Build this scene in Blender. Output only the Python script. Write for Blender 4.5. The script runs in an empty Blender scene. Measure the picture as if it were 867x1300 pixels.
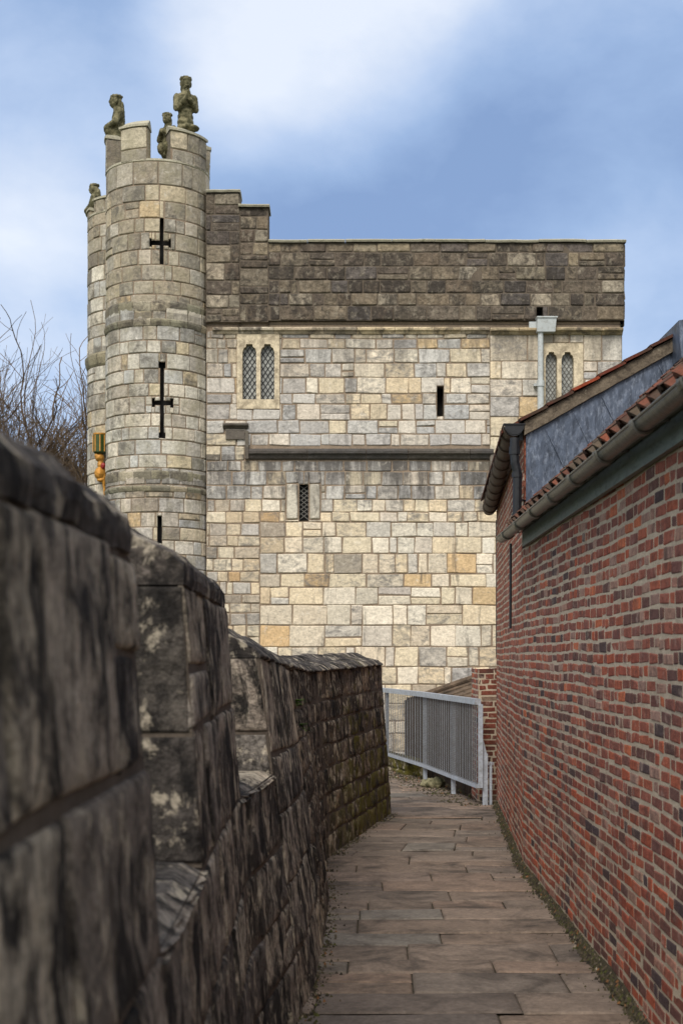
import bpy, bmesh, math, random
from mathutils import Vector, noise
from math import sin, cos, pi, radians, sqrt
# ------------------------------------------------------------ camera, sky, sun
scn = bpy.context.scene
EYE = 1.8; F = 1800.0; CX = 433.5; HY = 832.0
cd = bpy.data.cameras.new('camera'); cam = bpy.data.objects.new('camera', cd)
scn.collection.objects.link(cam); scn.camera = cam
cam.location = (0, 0, EYE); cam.rotation_euler = (radians(90), 0, 0)
cd.sensor_fit = 'VERTICAL'; cd.sensor_height = 36; cd.sensor_width = 24
cd.lens = F/1300*36; cd.shift_y = (HY-650)/1300; cd.clip_end = 3000; cd.clip_start = .05
cd.dof.use_dof = True; cd.dof.focus_distance = 15; cd.dof.aperture_fstop = 5.0
SUN_EL, SUN_AZ = 46, 196          # degrees; azimuth clockwise from +Y (sun behind the camera, to its left)
world = bpy.data.worlds.new('World'); scn.world = world; world.use_nodes = True
wt = world.node_tree; wt.nodes.clear()
def N(t, typ, **kw):
    n = t.nodes.new(typ)
    for k, v in kw.items(): setattr(n, k, v)
    return n
def ramp(t, inp, stops, interp='LINEAR'):
    r = N(t, 'ShaderNodeValToRGB'); r.color_ramp.interpolation = interp
    el = r.color_ramp.elements
    while len(el) < len(stops): el.new(.5)
    for e, (p, c) in zip(el, stops):
        e.position = p; e.color = (c, c, c, 1) if isinstance(c, (int, float)) else (*c, 1)
    t.links.new(inp, r.inputs[0]); return r.outputs[0]
def mixc(t, fac, a, b, mode='MIX'):
    m = N(t, 'ShaderNodeMix', data_type='RGBA', blend_type=mode)
    for s, v in ((0, fac), (6, a), (7, b)):
        if hasattr(v, 'is_linked'): t.links.new(v, m.inputs[s])
        else: m.inputs[s].default_value = v if s == 0 else (*v[:3], 1)
    return m.outputs[2]
def math_(t, op, a, b=0.0, clamp=False):
    m = N(t, 'ShaderNodeMath', operation=op, use_clamp=clamp)
    for i, v in enumerate((a, b)):
        if hasattr(v, 'is_linked'): t.links.new(v, m.inputs[i])
        else: m.inputs[i].default_value = v
    return m.outputs[0]
def srgb(r, g, b):
    f = lambda c: (c/255)/12.92 if c/255 <= .04045 else ((c/255+.055)/1.055)**2.4
    return (f(r), f(g), f(b))
sky = N(wt, 'ShaderNodeTexSky', sky_type='NISHITA', sun_disc=False)
sky.sun_elevation = radians(SUN_EL); sky.sun_rotation = radians(SUN_AZ)
tc = N(wt, 'ShaderNodeTexCoord'); mp = N(wt, 'ShaderNodeMapping')
mp.inputs['Scale'].default_value = (1, 1, 1.6); mp.inputs['Location'].default_value = (2.35, .4, 1.32)
wt.links.new(tc.outputs['Generated'], mp.inputs[0])
def wnoise(scale, det, rough, dist=0.0):
    n = N(wt, 'ShaderNodeTexNoise'); n.inputs['Scale'].default_value = scale; n.inputs['Detail'].default_value = det
    n.inputs['Roughness'].default_value = rough; n.inputs['Distortion'].default_value = dist
    wt.links.new(mp.outputs[0], n.inputs['Vector']); return n.outputs[0]
def lobe(x, z, r):                 # a broad brighter opening in the cloud deck, by sky direction
    v = N(wt, 'ShaderNodeVectorMath', operation='DOT_PRODUCT'); d = Vector((x, 1, z)).normalized()
    nv = N(wt, 'ShaderNodeVectorMath', operation='NORMALIZE'); wt.links.new(tc.outputs['Generated'], nv.inputs[0])
    wt.links.new(nv.outputs[0], v.inputs[0]); v.inputs[1].default_value = d
    mr = N(wt, 'ShaderNodeMapRange', interpolation_type='SMOOTHERSTEP')
    mr.inputs[1].default_value = cos(r); mr.inputs[2].default_value = 1; wt.links.new(v.outputs['Value'], mr.inputs[0])
    return mr.outputs[0]
n1 = wnoise(3.0, 7, .54, .2); n2 = wnoise(7, 7, .58, .15)
cl = math_(wt, 'ADD', math_(wt, 'MULTIPLY', n1, .62), math_(wt, 'MULTIPLY', n2, .34))
cl = math_(wt, 'ADD', cl, math_(wt, 'MULTIPLY', lobe(-.02, .47, .15), .34))
cl = math_(wt, 'ADD', cl, math_(wt, 'MULTIPLY', lobe(-.22, .36, .11), .15))
cl = math_(wt, 'ADD', cl, math_(wt, 'MULTIPLY', lobe(.20, .17, .20), .16))
cl = math_(wt, 'ADD', cl, math_(wt, 'MULTIPLY', lobe(-.22, .20, .14), .13))
cl = math_(wt, 'SUBTRACT', cl, math_(wt, 'MULTIPLY', lobe(.06, .30, .16), .10))
K_ = 10.0
cc = ramp(wt, cl, [(.36, srgb(128, 154, 196)), (.48, srgb(150, 175, 213)), (.61, srgb(180, 199, 229)), (.80, srgb(226, 233, 245))])
sx_ = N(wt, 'ShaderNodeSeparateXYZ'); wt.links.new(tc.outputs['Generated'], sx_.inputs[0])
cc = mixc(wt, ramp(wt, math_(wt, 'ADD', math_(wt, 'MULTIPLY', sx_.outputs[1], .5), .5), [(.45, .75), (.85, 0.0)]), cc, srgb(244, 240, 234))   # pale cloud added outside the view, overhead and behind, to whiten fill light
cc10 = mixc(wt, 1.0, cc, (K_*.62,)*3, 'MULTIPLY')
skyc = mixc(wt, .9, sky.outputs[0], cc10)
bg = N(wt, 'ShaderNodeBackground'); bg.inputs[1].default_value = .1
wo = N(wt, 'ShaderNodeOutputWorld'); wt.links.new(skyc, bg.inputs[0]); wt.links.new(bg.outputs[0], wo.inputs[0])
sl = bpy.data.lights.new('sun', 'SUN'); sun = bpy.data.objects.new('sun', sl); scn.collection.objects.link(sun)
sl.energy = 1.7; sl.angle = radians(30); sl.color = (1, .94, .86)
a_ = radians(SUN_AZ); e_ = radians(SUN_EL)
sun.rotation_euler = Vector((sin(a_)*cos(e_), cos(a_)*cos(e_), sin(e_))).to_track_quat('Z', 'Y').to_euler()
scn.view_settings.view_transform = 'Standard'; scn.view_settings.look = 'None'
scn.view_settings.exposure = .88; scn.view_settings.gamma = 1
scn.render.engine = 'CYCLES'
# ------------------------------------------------------------ helpers
R = random.Random(7)
COL = scn.collection
def P(px, py, d): return Vector(((px-CX)*d/F, d, EYE+(HY-py)*d/F))
def tag(o, label=None, cat=None, group=None, kind=None):
    for k, v in (('label', label), ('category', cat), ('group', group), ('kind', kind)):
        if v: o[k] = v
    return o
def thing(name, label, cat, loc=(0, 0, 0), group=None):
    o = bpy.data.objects.new(name, None); COL.objects.link(o); o.location = loc; o.empty_display_size = .2
    return tag(o, label, cat, group)
class MB:
    def __init__(s): s.v = []; s.f = []; s.c = []; s.m = []
    def quadgrid(s, rows, col=(1, 1, 1), m=0):
        b = len(s.v); nr = len(rows); nc = len(rows[0])
        for r in rows: s.v.extend(r)
        for i in range(nr-1):
            for j in range(nc-1):
                s.f.append((b+i*nc+j, b+i*nc+j+1, b+(i+1)*nc+j+1, b+(i+1)*nc+j)); s.c.append(col); s.m.append(m)
    def poly(s, pts, col=(1, 1, 1), m=0):
        b = len(s.v); s.v.extend(pts); s.f.append(tuple(range(b, b+len(pts)))); s.c.append(col); s.m.append(m)
    def hexa(s, p, col=(1, 1, 1), m=0):     # 8 points: bottom 4 ccw, top 4
        b = len(s.v); s.v.extend(p)
        for q in ((3, 2, 1, 0), (4, 5, 6, 7), (0, 1, 5, 4), (1, 2, 6, 5), (2, 3, 7, 6), (3, 0, 4, 7)):
            s.f.append(tuple(b+i for i in q)); s.c.append(col); s.m.append(m)
    def box(s, x0, x1, y0, y1, z0, z1, col=(1, 1, 1), m=0):
        s.hexa([Vector(p) for p in ((x0,y0,z0),(x1,y0,z0),(x1,y1,z0),(x0,y1,z0),(x0,y0,z1),(x1,y0,z1),(x1,y1,z1),(x0,y1,z1))], col, m)
    def beam(s, a, b, w, h, col=(1, 1, 1), m=0, up=Vector((0, 0, 1))):
        a = Vector(a); b = Vector(b); d = (b-a).normalized()
        if abs(d.dot(up)) > .95: up = Vector((0, 1, 0))
        x = d.cross(up).normalized()*w/2; y = x.cross(d).normalized()*h/2
        s.hexa([a-x-y, a+x-y, a+x+y, a-x+y, b-x-y, b+x-y, b+x+y, b-x+y], col, m)
    def tube(s, pts, rad, n=12, col=(1, 1, 1), m=0, cap=True, a0=0, a1=2*pi):
        rows = []; full = abs(a1-a0-2*pi) < 1e-6
        for i, p in enumerate(pts):
            p = Vector(p); d = (Vector(pts[min(i+1, len(pts)-1)])-Vector(pts[max(i-1, 0)])).normalized()
            up = Vector((0, 0, 1)) if abs(d.z) < .95 else Vector((0, 1, 0))
            x = d.cross(up).normalized(); y = x.cross(d).normalized(); r = rad[i] if isinstance(rad, (list, tuple)) else rad
            rows.append([p+x*r*cos(a0+(a1-a0)*k/n)+y*r*sin(a0+(a1-a0)*k/n) for k in range(n+1)])
        s.quadgrid(rows, col, m)
        if cap and full:
            s.poly(rows[0][:-1], col, m); s.poly(rows[-1][:-1][::-1], col, m)
    def build(s, name, mats, parent=None, smooth=False, merge=False):
        me = bpy.data.meshes.new(name); me.from_pydata([tuple(p) for p in s.v], [], s.f)
        if not isinstance(mats, (list, tuple)): mats = [mats]
        for mt in mats: me.materials.append(mt)
        me.polygons.foreach_set('material_index', s.m)
        ca = me.color_attributes.new('col', 'FLOAT_COLOR', 'CORNER'); data = []
        for f, c in zip(s.f, s.c): data.extend((c[0], c[1], c[2], c[3] if len(c) > 3 else .5)*len(f))
        ca.data.foreach_set('color', data)
        if merge:
            bm = bmesh.new(); bm.from_mesh(me); bmesh.ops.remove_doubles(bm, verts=bm.verts, dist=1e-4)
            bmesh.ops.recalc_face_normals(bm, faces=bm.faces); bm.to_mesh(me); bm.free()
        if smooth: me.polygons.foreach_set('use_smooth', [True]*len(me.polygons))
        me.update()
        o = bpy.data.objects.new(name, me); COL.objects.link(o)
        if parent:
            o.parent = parent
            l = Vector((0, 0, 0)); q = parent
            while q: l += q.location; q = q.parent
            o.location = -l
        return o
# ------------------------------------------------------------ materials
def mat(name):
    m = bpy.data.materials.new(name); m.use_nodes = True; t = m.node_tree; t.nodes.clear()
    b = N(t, 'ShaderNodeBsdfPrincipled'); o = N(t, 'ShaderNodeOutputMaterial'); t.links.new(b.outputs[0], o.inputs[0])
    return m, t, b
def coords(t, scale=(1, 1, 1), rot=(0, 0, 0)):
    g = N(t, 'ShaderNodeNewGeometry'); mpn = N(t, 'ShaderNodeMapping'); mpn.inputs['Scale'].default_value = scale
    mpn.inputs['Rotation'].default_value = rot
    t.links.new(g.outputs['Position'], mpn.inputs[0]); return mpn.outputs[0]
def nz(t, vec, scale, det=4, rough=.55, dist=0.0):
    n = N(t, 'ShaderNodeTexNoise'); n.inputs['Scale'].default_value = scale; n.inputs['Detail'].default_value = det
    n.inputs['Roughness'].default_value = rough; n.inputs['Distortion'].default_value = dist
    t.links.new(vec, n.inputs['Vector']); return n.outputs[0]
def bump(t, b, h, strength, dist):
    bp = N(t, 'ShaderNodeBump'); bp.inputs['Strength'].default_value = strength; bp.inputs['Distance'].default_value = dist
    t.links.new(h, bp.inputs['Height']); t.links.new(bp.outputs[0], b.inputs['Normal'])
def attr(t):
    a = N(t, 'ShaderNodeAttribute'); a.attribute_name = 'col'; return a.outputs['Color']
def stone_mat(name, var=(.72, 1.2), vs=6, crust=None, crust_amt=(.55, .7), cs=2.2, crust_scale=(1, 1, 1), streak=None, streak_amt=(.5,.7),
              light=None, light_amt=(.62, .72), moss=None, rough=.92, bs=.5, bd=.02, grain=40, base=None, tint=None, gc=(.72, 1.22), pb=.10, bands=None):
    m, t, b = mat(name); v = coords(t)
    c = attr(t) if base is None else None
    if base is not None:
        rgb = N(t, 'ShaderNodeRGB'); rgb.outputs[0].default_value = (*base, 1); c = rgb.outputs[0]
    n1 = nz(t, v, vs, 6, .65, .4)
    c = mixc(t, 1, c, ramp(t, n1, [(.25, var[0]), (.75, var[1])]), 'MULTIPLY')
    ng = nz(t, v, grain, 5, .7)
    c = mixc(t, 1, c, ramp(t, ng, [(.32, gc[0]), (.68, gc[1])]), 'MULTIPLY')
    if tint: c = mixc(t, ramp(t, nz(t, v, 3.1, 4, .6), [(.45, 0.0), (.65, .55)]), c, tint)
    al = N(t, 'ShaderNodeAttribute'); al.attribute_name = 'col'; al = al.outputs['Alpha']
    if bands:                          # rain-washed soot hanging below ledges, fading downwards in ragged runs
        sp = N(t, 'ShaderNodeSeparateXYZ'); gg = N(t, 'ShaderNodeNewGeometry'); t.links.new(gg.outputs['Position'], sp.inputs[0])
        run = nz(t, coords(t, (3.2, 3.2, .5)), 1.3, 7, .7, .4)
        for (zt_, zb_, st_) in bands:
            mr = N(t, 'ShaderNodeMapRange'); mr.inputs[1].default_value = zb_; mr.inputs[2].default_value = zt_; t.links.new(sp.outputs[2], mr.inputs[0])
            off = math_(t, 'LESS_THAN', sp.outputs[2], zt_+.02)
            f = math_(t, 'MULTIPLY', ramp(t, math_(t, 'ADD', run, math_(t, 'MULTIPLY', mr.outputs[0], .28)), [(.58, 0.0), (.78, st_)]), off)
            c = mixc(t, f, c, srgb(84, 80, 76))
    if crust: c = mixc(t, ramp(t, math_(t, 'ADD', nz(t, coords(t, crust_scale), cs, 8, .72, .5), math_(t, 'MULTIPLY', math_(t, 'SUBTRACT', al, .5), pb)), [(crust_amt[0], 0.0), (crust_amt[1], .85)]), c, crust)
    if light: c = mixc(t, ramp(t, nz(t, coords(t, (1.1, 1, .9)), 7, 7, .7, .3), [(light_amt[0], 0.0), (light_amt[1], .75)]), c, light)
    if streak:
        ns = nz(t, coords(t, (1.9, 1.9, .9)), 3.6, 7, .65, .6)
        c = mixc(t, ramp(t, ns, [(streak_amt[0], 0.0), (streak_amt[1], .95)]), c, streak)
    if moss:
        sep = N(t, 'ShaderNodeSeparateXYZ'); g = N(t, 'ShaderNodeNewGeometry'); t.links.new(g.outputs['Position'], sep.inputs[0])
        zr = N(t, 'ShaderNodeMapRange'); zr.inputs[1].default_value = moss[2]; zr.inputs[2].default_value = moss[3]
        zr.inputs[3].default_value = 1; zr.inputs[4].default_value = 0; t.links.new(sep.outputs[2], zr.inputs[0])
        yr = N(t, 'ShaderNodeMapRange'); yr.inputs[1].default_value = moss[4]; yr.inputs[2].default_value = moss[4]+2
        t.links.new(sep.outputs[1], yr.inputs[0])
        nm = nz(t, v, 4.5, 7, .68, .3)
        f = math_(t, 'ADD', nm, math_(t, 'MULTIPLY', zr.outputs[0], .2))
        f = math_(t, 'MULTIPLY', ramp(t, f, [(moss[1], 0.0), (moss[1]+.12, .85)]), yr.outputs[0])
        c = mixc(t, f, c, moss[0])
    t.links.new(c, b.inputs['Base Color']); b.inputs['Roughness'].default_value = rough
    b.inputs['Specular IOR Level'].default_value = .25
    h = math_(t, 'ADD', math_(t, 'MULTIPLY', nz(t, v, vs*2.4, 8, .7, .2), 1), math_(t, 'MULTIPLY', ng, .35))
    bump(t, b, h, bs, bd); return m
M = {}
M['ashlar'] = stone_mat('pale_ashlar', (.80, 1.14), 5, crust=srgb(118, 115, 111), crust_amt=(.54, .74), cs=6.5, crust_scale=(.8, 1, 1.4), light=srgb(226, 218, 202), light_amt=(.56, .74), bs=.9, bd=.03, grain=17, gc=(.70, 1.16), pb=.26, bands=[(8.2, 6.9, .55), (5.75, 4.5, .85), (9.9, 8.4, .5)])
M['sooty'] = stone_mat('weathered_ashlar', (.6, 1.3), 4, crust=srgb(62, 57, 52), crust_amt=(.46, .62), cs=6.5, crust_scale=(1, 1, .7), light=srgb(158, 149, 132), light_amt=(.54, .70), bs=1, bd=.05, grain=15, gc=(.55, 1.4), pb=.25)
M['turret'] = stone_mat('turret_ashlar', (.75, 1.15), 5, crust=srgb(100, 96, 88), crust_amt=(.50, .70), cs=5, light=srgb(208, 202, 188), light_amt=(.56, .74), tint=srgb(150, 143, 118), bs=.9, bd=.03, grain=17, gc=(.66, 1.24), pb=.28, bands=[(8.4, 7.2, .5), (5.2, 4.0, .5)])
M['mortar'] = stone_mat('lime_mortar', (.8, 1.15), 9, base=srgb(142, 126, 108), bs=.5, bd=.01)
M['sootmortar'] = stone_mat('dark_lime_mortar', (.7, 1.2), 6, base=srgb(104, 94, 82), bs=.5, bd=.01)
M['brickmortar'] = stone_mat('brick_mortar', (.78, 1.12), 8, base=srgb(194, 179, 156), crust=srgb(150, 136, 118), crust_amt=(.55, .75), cs=3, bs=.9, bd=.01, grain=90)
M['coping'] = stone_mat('coping_stone', (.7, 1.2), 5, base=srgb(182, 177, 156), crust=srgb(104, 102, 80), crust_amt=(.52, .68), cs=5, bs=.7, bd=.02)
M['string'] = stone_mat('string_course_stone', (.6, 1.25), 5, crust=srgb(78, 72, 66), crust_amt=(.48, .64), cs=4, bs=.7, bd=.02)
M['dressed'] = stone_mat('dressed_limestone', (.9, 1.08), 4, base=srgb(212, 198, 170), crust=srgb(140, 128, 108), crust_amt=(.48, .66), cs=5, light=srgb(224, 214, 190), bs=.5, bd=.015, grain=17)
M['statue'] = stone_mat('mossy_statue_stone', (.6, 1.35), 9, base=srgb(132, 126, 98), crust=srgb(60, 60, 40), crust_amt=(.47, .60), cs=8, light=srgb(150, 146, 122), bs=.8, bd=.02)
M['parapet'] = stone_mat('blackened_parapet_stone', (.45, 1.5), 6.5, crust=srgb(40, 37, 36), crust_amt=(.48, .58), cs=6.0, crust_scale=(1, 1, .9),
                          streak=srgb(30, 28, 27), streak_amt=(.50, .60), light=srgb(212, 200, 178), light_amt=(.535, .60),
                          moss=(srgb(98, 92, 30), .58, .2, 1.7, 12.3), bs=1.0, bd=.05, grain=42, gc=(.5, 1.45), pb=.16)
M['pcoping'] = stone_mat('blackened_coping', (.6, 1.4), 4, base=srgb(104, 96, 89), crust=srgb(42, 39, 38), crust_amt=(.46, .62), cs=4, light=srgb(128, 114, 98), light_amt=(.58, .72), bs=1.0, bd=.04, grain=26)
M['pmortar'] = stone_mat('dark_mortar', (.6, 1.3), 5, base=srgb(90, 81, 72), bs=.8, bd=.02)
M['brick'] = stone_mat('old_brick', (.55, 1.4), 20, crust=srgb(84, 64, 58), crust_amt=(.52, .68), cs=4, light=srgb(190, 168, 152), light_amt=(.55, .74), bs=.9, bd=.012, grain=90, rough=.88)
M['slab'] = stone_mat('york_stone_paving', (.68, 1.25), 4.0, crust=srgb(66, 59, 53), crust_amt=(.48, .66), cs=2.6, light=srgb(132, 122, 108), light_amt=(.60, .85), bs=.8, bd=.012, grain=30, rough=.75)
M['dirt'] = stone_mat('joint_dirt', (.6, 1.3), 8, base=srgb(72, 64, 52), crust=srgb(76, 74, 44), crust_amt=(.5, .6), cs=4, bs=1, bd=.03)
M['earth'] = stone_mat('grass_ground', (.6, 1.3), 1.2, base=srgb(72, 84, 44), bs=.6, bd=.05, grain=12)
M['tile'] = stone_mat('pantile_clay', (.6, 1.3), 9, crust=srgb(66, 56, 46), crust_amt=(.44, .58), cs=9, light=srgb(140, 122, 106), light_amt=(.66, .8), bs=.7, bd=.01, grain=60)
M['lichen'] = stone_mat('mortared_verge', (.7, 1.2), 9, base=srgb(118, 107, 92), crust=srgb(70, 62, 54), crust_amt=(.48, .62), cs=8, light=srgb(176, 168, 148), light_amt=(.6, .68), bs=.9, bd=.015, grain=70)
M['bark'] = stone_mat('bare_bark', (.7, 1.3), 6, base=srgb(106, 90, 72), bs=.5, bd=.01)
M['leaf'] = stone_mat('small_leaf', (.7, 1.3), 20, base=srgb(74, 98, 40), bs=.1, bd=.01)
M['board'] = stone_mat('weathered_dark_boards', (.6, 1.3), 5, crust=srgb(38, 32, 28), crust_amt=(.42, .62), cs=3, crust_scale=(4, 4, .5), bs=.5, bd=.01)
M['slate'] = stone_mat('brown_roof_tiles', (.7, 1.25), 7, base=srgb(112, 96, 80), crust=srgb(66, 58, 50), crust_amt=(.48, .64), cs=5, bs=1, bd=.03)
def simple(name, col, rough=.5, metal=0.0, var=(.8, 1.15), vs=8, spots=None, bs=.15, bd=.005, sc=(1, 1, 1), spec=.5):
    m, t, b = mat(name); v = coords(t, sc); n = nz(t, v, vs, 6, .6, .3)
    rgb = N(t, 'ShaderNodeRGB'); rgb.outputs[0].default_value = (*col, 1)
    c = mixc(t, 1, rgb.outputs[0], ramp(t, n, [(.3, var[0]), (.7, var[1])]), 'MULTIPLY')
    if spots: c = mixc(t, ramp(t, nz(t, v, vs*1.9, 7, .7), [(.5, 0.0), (.68, .8)]), c, spots)
    t.links.new(c, b.inputs['Base Color']); b.inputs['Metallic'].default_value = metal
    t.links.new(ramp(t, n, [(.3, rough*.85), (.7, min(1, rough*1.2))]), b.inputs['Roughness'])
    b.inputs['Specular IOR Level'].default_value = spec
    bump(t, b, n, bs, bd); return m
M['void'] = simple('dark_interior', srgb(22, 20, 18), .95)
M['glass'] = simple('leaded_glass', srgb(156, 158, 152), .3, var=(.55, 1.3), vs=12, bs=.4, bd=.02)
M['leadbar'] = simple('window_lead', srgb(40, 40, 42), .6, .2)
M['leadbar_pale'] = simple('weathered_window_lead', srgb(120, 118, 112), .6, .2)
M['lead'] = simple('sheet_lead', srgb(84, 94, 110), .40, .3, (.5, 1.5), 9, spots=srgb(138, 148, 164), bs=.5, bd=.02, sc=(2.0, 1, .8))
M['iron'] = simple('black_painted_iron', srgb(26, 28, 32), .42, 0, (.7, 1.3), 20, bs=.3)
M['gutter'] = simple('grey_green_painted_gutter', srgb(96, 96, 90), .34, .1, (.5, 1.4), 14, spots=srgb(74, 72, 44), bs=.8, bd=.006)
M['bgutter'] = simple('brown_rusty_gutter', srgb(78, 64, 52), .6, .0, (.6, 1.3), 9, spots=srgb(48, 40, 34), bs=.5, bd=.006)
M['fascia'] = simple('grey_green_fascia_paint', srgb(104, 116, 106), .5, 0, (.75, 1.2), 5, spots=srgb(50, 58, 54), bs=.3, bd=.005, sc=(1, 1, 4))
M['galv'] = simple('galvanised_steel', srgb(184, 192, 202), .45, .25, (.75, 1.12), 14, spots=srgb(140, 140, 138), bs=.1)
M['wire'] = simple('dull_wire', srgb(96, 92, 88), .5, .2)
M['pipe'] = simple('pale_grey_paint', srgb(182, 188, 188), .45, 0, (.88, 1.08), 8, spots=srgb(150, 150, 144), bs=.15)
M['gold'] = simple('gilding', srgb(196, 140, 58), .55, .25, (.7, 1.15), 14, bs=.3)
M['greenp'] = simple('dark_green_paint', srgb(52, 70, 24), .5, 0, (.7, 1.3), 12)
M['redp'] = simple('dark_red_paint', srgb(140, 28, 24), .5, 0, (.8, 1.2), 12)
# ------------------------------------------------------------ masonry
def subtract(rect, holes):
    out = [rect]
    for h in holes:
        nxt = []
        for (a, b, c, d) in out:
            if h[1] <= a or h[0] >= b or h[3] <= c or h[2] >= d: nxt.append((a, b, c, d)); continue
            if h[0] > a: nxt.append((a, h[0], c, d))
            if h[1] < b: nxt.append((h[1], b, c, d))
            m0, m1 = max(a, h[0]), min(b, h[1])
            if h[2] > c: nxt.append((m0, m1, c, h[2]))
            if h[3] < d: nxt.append((m0, m1, h[3], d))
        out = nxt
    return [r for r in out if r[1]-r[0] > .02 and r[3]-r[2] > .02]
def lines(a, b, bev, res):
    L = [a, a+bev*.35, a+bev]; n = max(1, round((b-a-2*bev)/res))
    L += [a+bev+(b-a-2*bev)*i/n for i in range(1, n+1)] + [b-bev*.35, b]
    return L
def block(mb, Fm, r, bev, res, proud, amp, col, rnd, nf=4.0, deep=-.03, jit=.006, m=0, roundness=None):
    a, b, c, d = r
    bev = min(bev, (b-a)*.3, (d-c)*.3)
    js = [rnd.uniform(-jit, jit) for _ in range(8)]
    seed = rnd.uniform(0, 100); tx = rnd.uniform(-1, 1)*amp*.5; tz = rnd.uniform(-1, 1)*amp*.5
    rows = []
    for z in lines(c, d, bev, res):
        row = []
        for s in lines(a, b, bev, res):
            u = (s-a)/(b-a); w = (z-c)/(d-c)
            e = min(s-a, b-s, z-c, d-z)
            if roundness:
                ex = min(s-a, b-s); ez = min(z-c, d-z)
                rr = bev*1.6
                if ex < rr and ez < rr: e = min(e, rr-sqrt((rr-ex)**2+(rr-ez)**2))
            k = max(0, min(1, e/bev)); k = sqrt(max(0, 1-(1-k)**2))
            h = deep+(proud-deep)*k
            if amp > 0 and e > 0:
                h += amp*k*noise.fractal(Vector((s*nf+seed, z*nf, seed)), .9, 2.1, 3) + (tx*(u-.5)+tz*(w-.5))*k
            ss = s+(js[0]*(1-w)+js[1]*w)*(1-u)+(js[2]*(1-w)+js[3]*w)*u
            zz = z+(js[4]*(1-u)+js[5]*u)*(1-w)+(js[6]*(1-u)+js[7]*u)*w
            row.append(Fm(ss, zz, h))
        rows.append(row)
    mb.quadgrid(rows, col, m)
def layout(s0, s1, z0, z1, rh, bw, rnd, joint=.012, merge=.06):
    """irregular coursed blocks"""
    z = z0; out = []
    while z < z1-1e-4:
        hgt = rnd.uniform(*(rh(z) if callable(rh) else rh)); nz_ = z+hgt
        if z1-nz_ < hgt*.55: nz_ = z1
        s = s0-rnd.uniform(0, .3) if rnd.random() < .7 else s0
        while s < s1-1e-4:
            lo, hi = bw(z) if callable(bw) else bw
            wd = rnd.uniform(lo, hi) if rnd.random() > .12 else rnd.uniform(lo*.55, lo)
            ns = s+wd
            if s1-ns < lo*.6: ns = s1
            a = max(s, s0); b = min(ns, s1)
            if b-a > .04:
                r = (a+joint/2, b-joint/2, z+joint/2, nz_-joint/2)
                if nz_-z > .26 and b-a > .22 and rnd.random() < merge:        # a course split in two thin stones
                    zm = z+(nz_-z)*rnd.uniform(.4, .6)
                    out += [(r[0], r[1], r[2], zm-joint/2), (r[0], r[1], zm+joint/2, r[3])]
                else: out.append(r)
            s = ns
        z = nz_
    return out
def backing(mb, Fm, s0, s1, z0, z1, holes, m=0, h=0.0, step=.6, col=(1, 1, 1)):
    def cuts(a, b, hs):
        L = sorted({a, b, *[x for x in hs if a < x < b]}); o = []
        for p, q in zip(L, L[1:]):
            n = max(1, math.ceil((q-p)/step)); o += [p+(q-p)*i/n for i in range(n)]
        return o+[b]
    S = cuts(s0, s1, [x for q in holes for x in q[:2]]); Z = cuts(z0, z1, [x for q in holes for x in q[2:]])
    for i in range(len(S)-1):
        for j in range(len(Z)-1):
            a = (S[i]+S[i+1])/2; c = (Z[j]+Z[j+1])/2
            if any(q[0] < a < q[1] and q[2] < c < q[3] for q in holes): continue
            mb.quadgrid([[Fm(S[i], Z[j], h), Fm(S[i+1], Z[j], h)], [Fm(S[i], Z[j+1], h), Fm(S[i+1], Z[j+1], h)]], col, m)
def reveal(mb, Fm, hole, depth, h0=.004, m=1, mback=2, col=(1, 1, 1), back=True):
    a, b, c, d = hole
    q = [(a, c), (b, c), (b, d), (a, d)]
    for i in range(4):
        p, r = q[i], q[(i+1) % 4]
        mb.quadgrid([[Fm(*p, h0), Fm(*r, h0)], [Fm(*p, -depth), Fm(*r, -depth)]], col, m)
    if back: mb.quadgrid([[Fm(a, c, -depth), Fm(b, c, -depth)], [Fm(a, d, -depth), Fm(b, d, -depth)]], col, mback)
def vary(c, rnd, a=.1, hue=.035):
    k = 1+rnd.uniform(-a, a); h = rnd.uniform(-hue, hue); return (c[0]*k*(1+h), c[1]*k, c[2]*k*(1-h), rnd.random())
def pick(rnd, table):
    x = rnd.random()*sum(w for w, _ in table)
    for w, c in table:
        x -= w
        if x <= 0: return vary(srgb(*c), rnd)
    return vary(srgb(*table[-1][1]), rnd)
CREAM = [(4, (228, 212, 182)), (3, (220, 208, 186)), (2.2, (210, 202, 188)), (.7, (214, 186, 144)), (.5, (192, 185, 176)), (3, (236, 226, 206)), (.25, (178, 166, 148))]
GREYL = [(3, (216, 206, 190)), (3.4, (206, 201, 192)), (1.8, (190, 187, 182)), (1.8, (220, 205, 177)), (.3, (210, 184, 144)), (.5, (168, 165, 161))]
SMALLL = [(3, (208, 190, 161)), (2.5, (196, 183, 163)), (2.5, (188, 180, 168)), (.8, (204, 175, 135)), (.6, (166, 154, 138)), (2, (222, 208, 182))]
SOOT = [(3.2, (112, 101, 88)), (3, (98, 88, 78)), (2, (124, 113, 97)), (1.4, (100, 93, 88)), (.9, (146, 134, 113)), (.5, (162, 151, 133))]
TURU = [(3, (180, 169, 148)), (3, (166, 157, 140)), (1.8, (190, 182, 166)), (.8, (202, 179, 142)), (1.4, (200, 188, 162)), (.6, (142, 133, 119))]
TURM = [(3, (210, 202, 185)), (3, (200, 196, 186)), (1.1, (212, 196, 163)), (1.4, (184, 177, 164)), (1.6, (224, 216, 198)), (.4, (156, 151, 141))]
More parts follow.
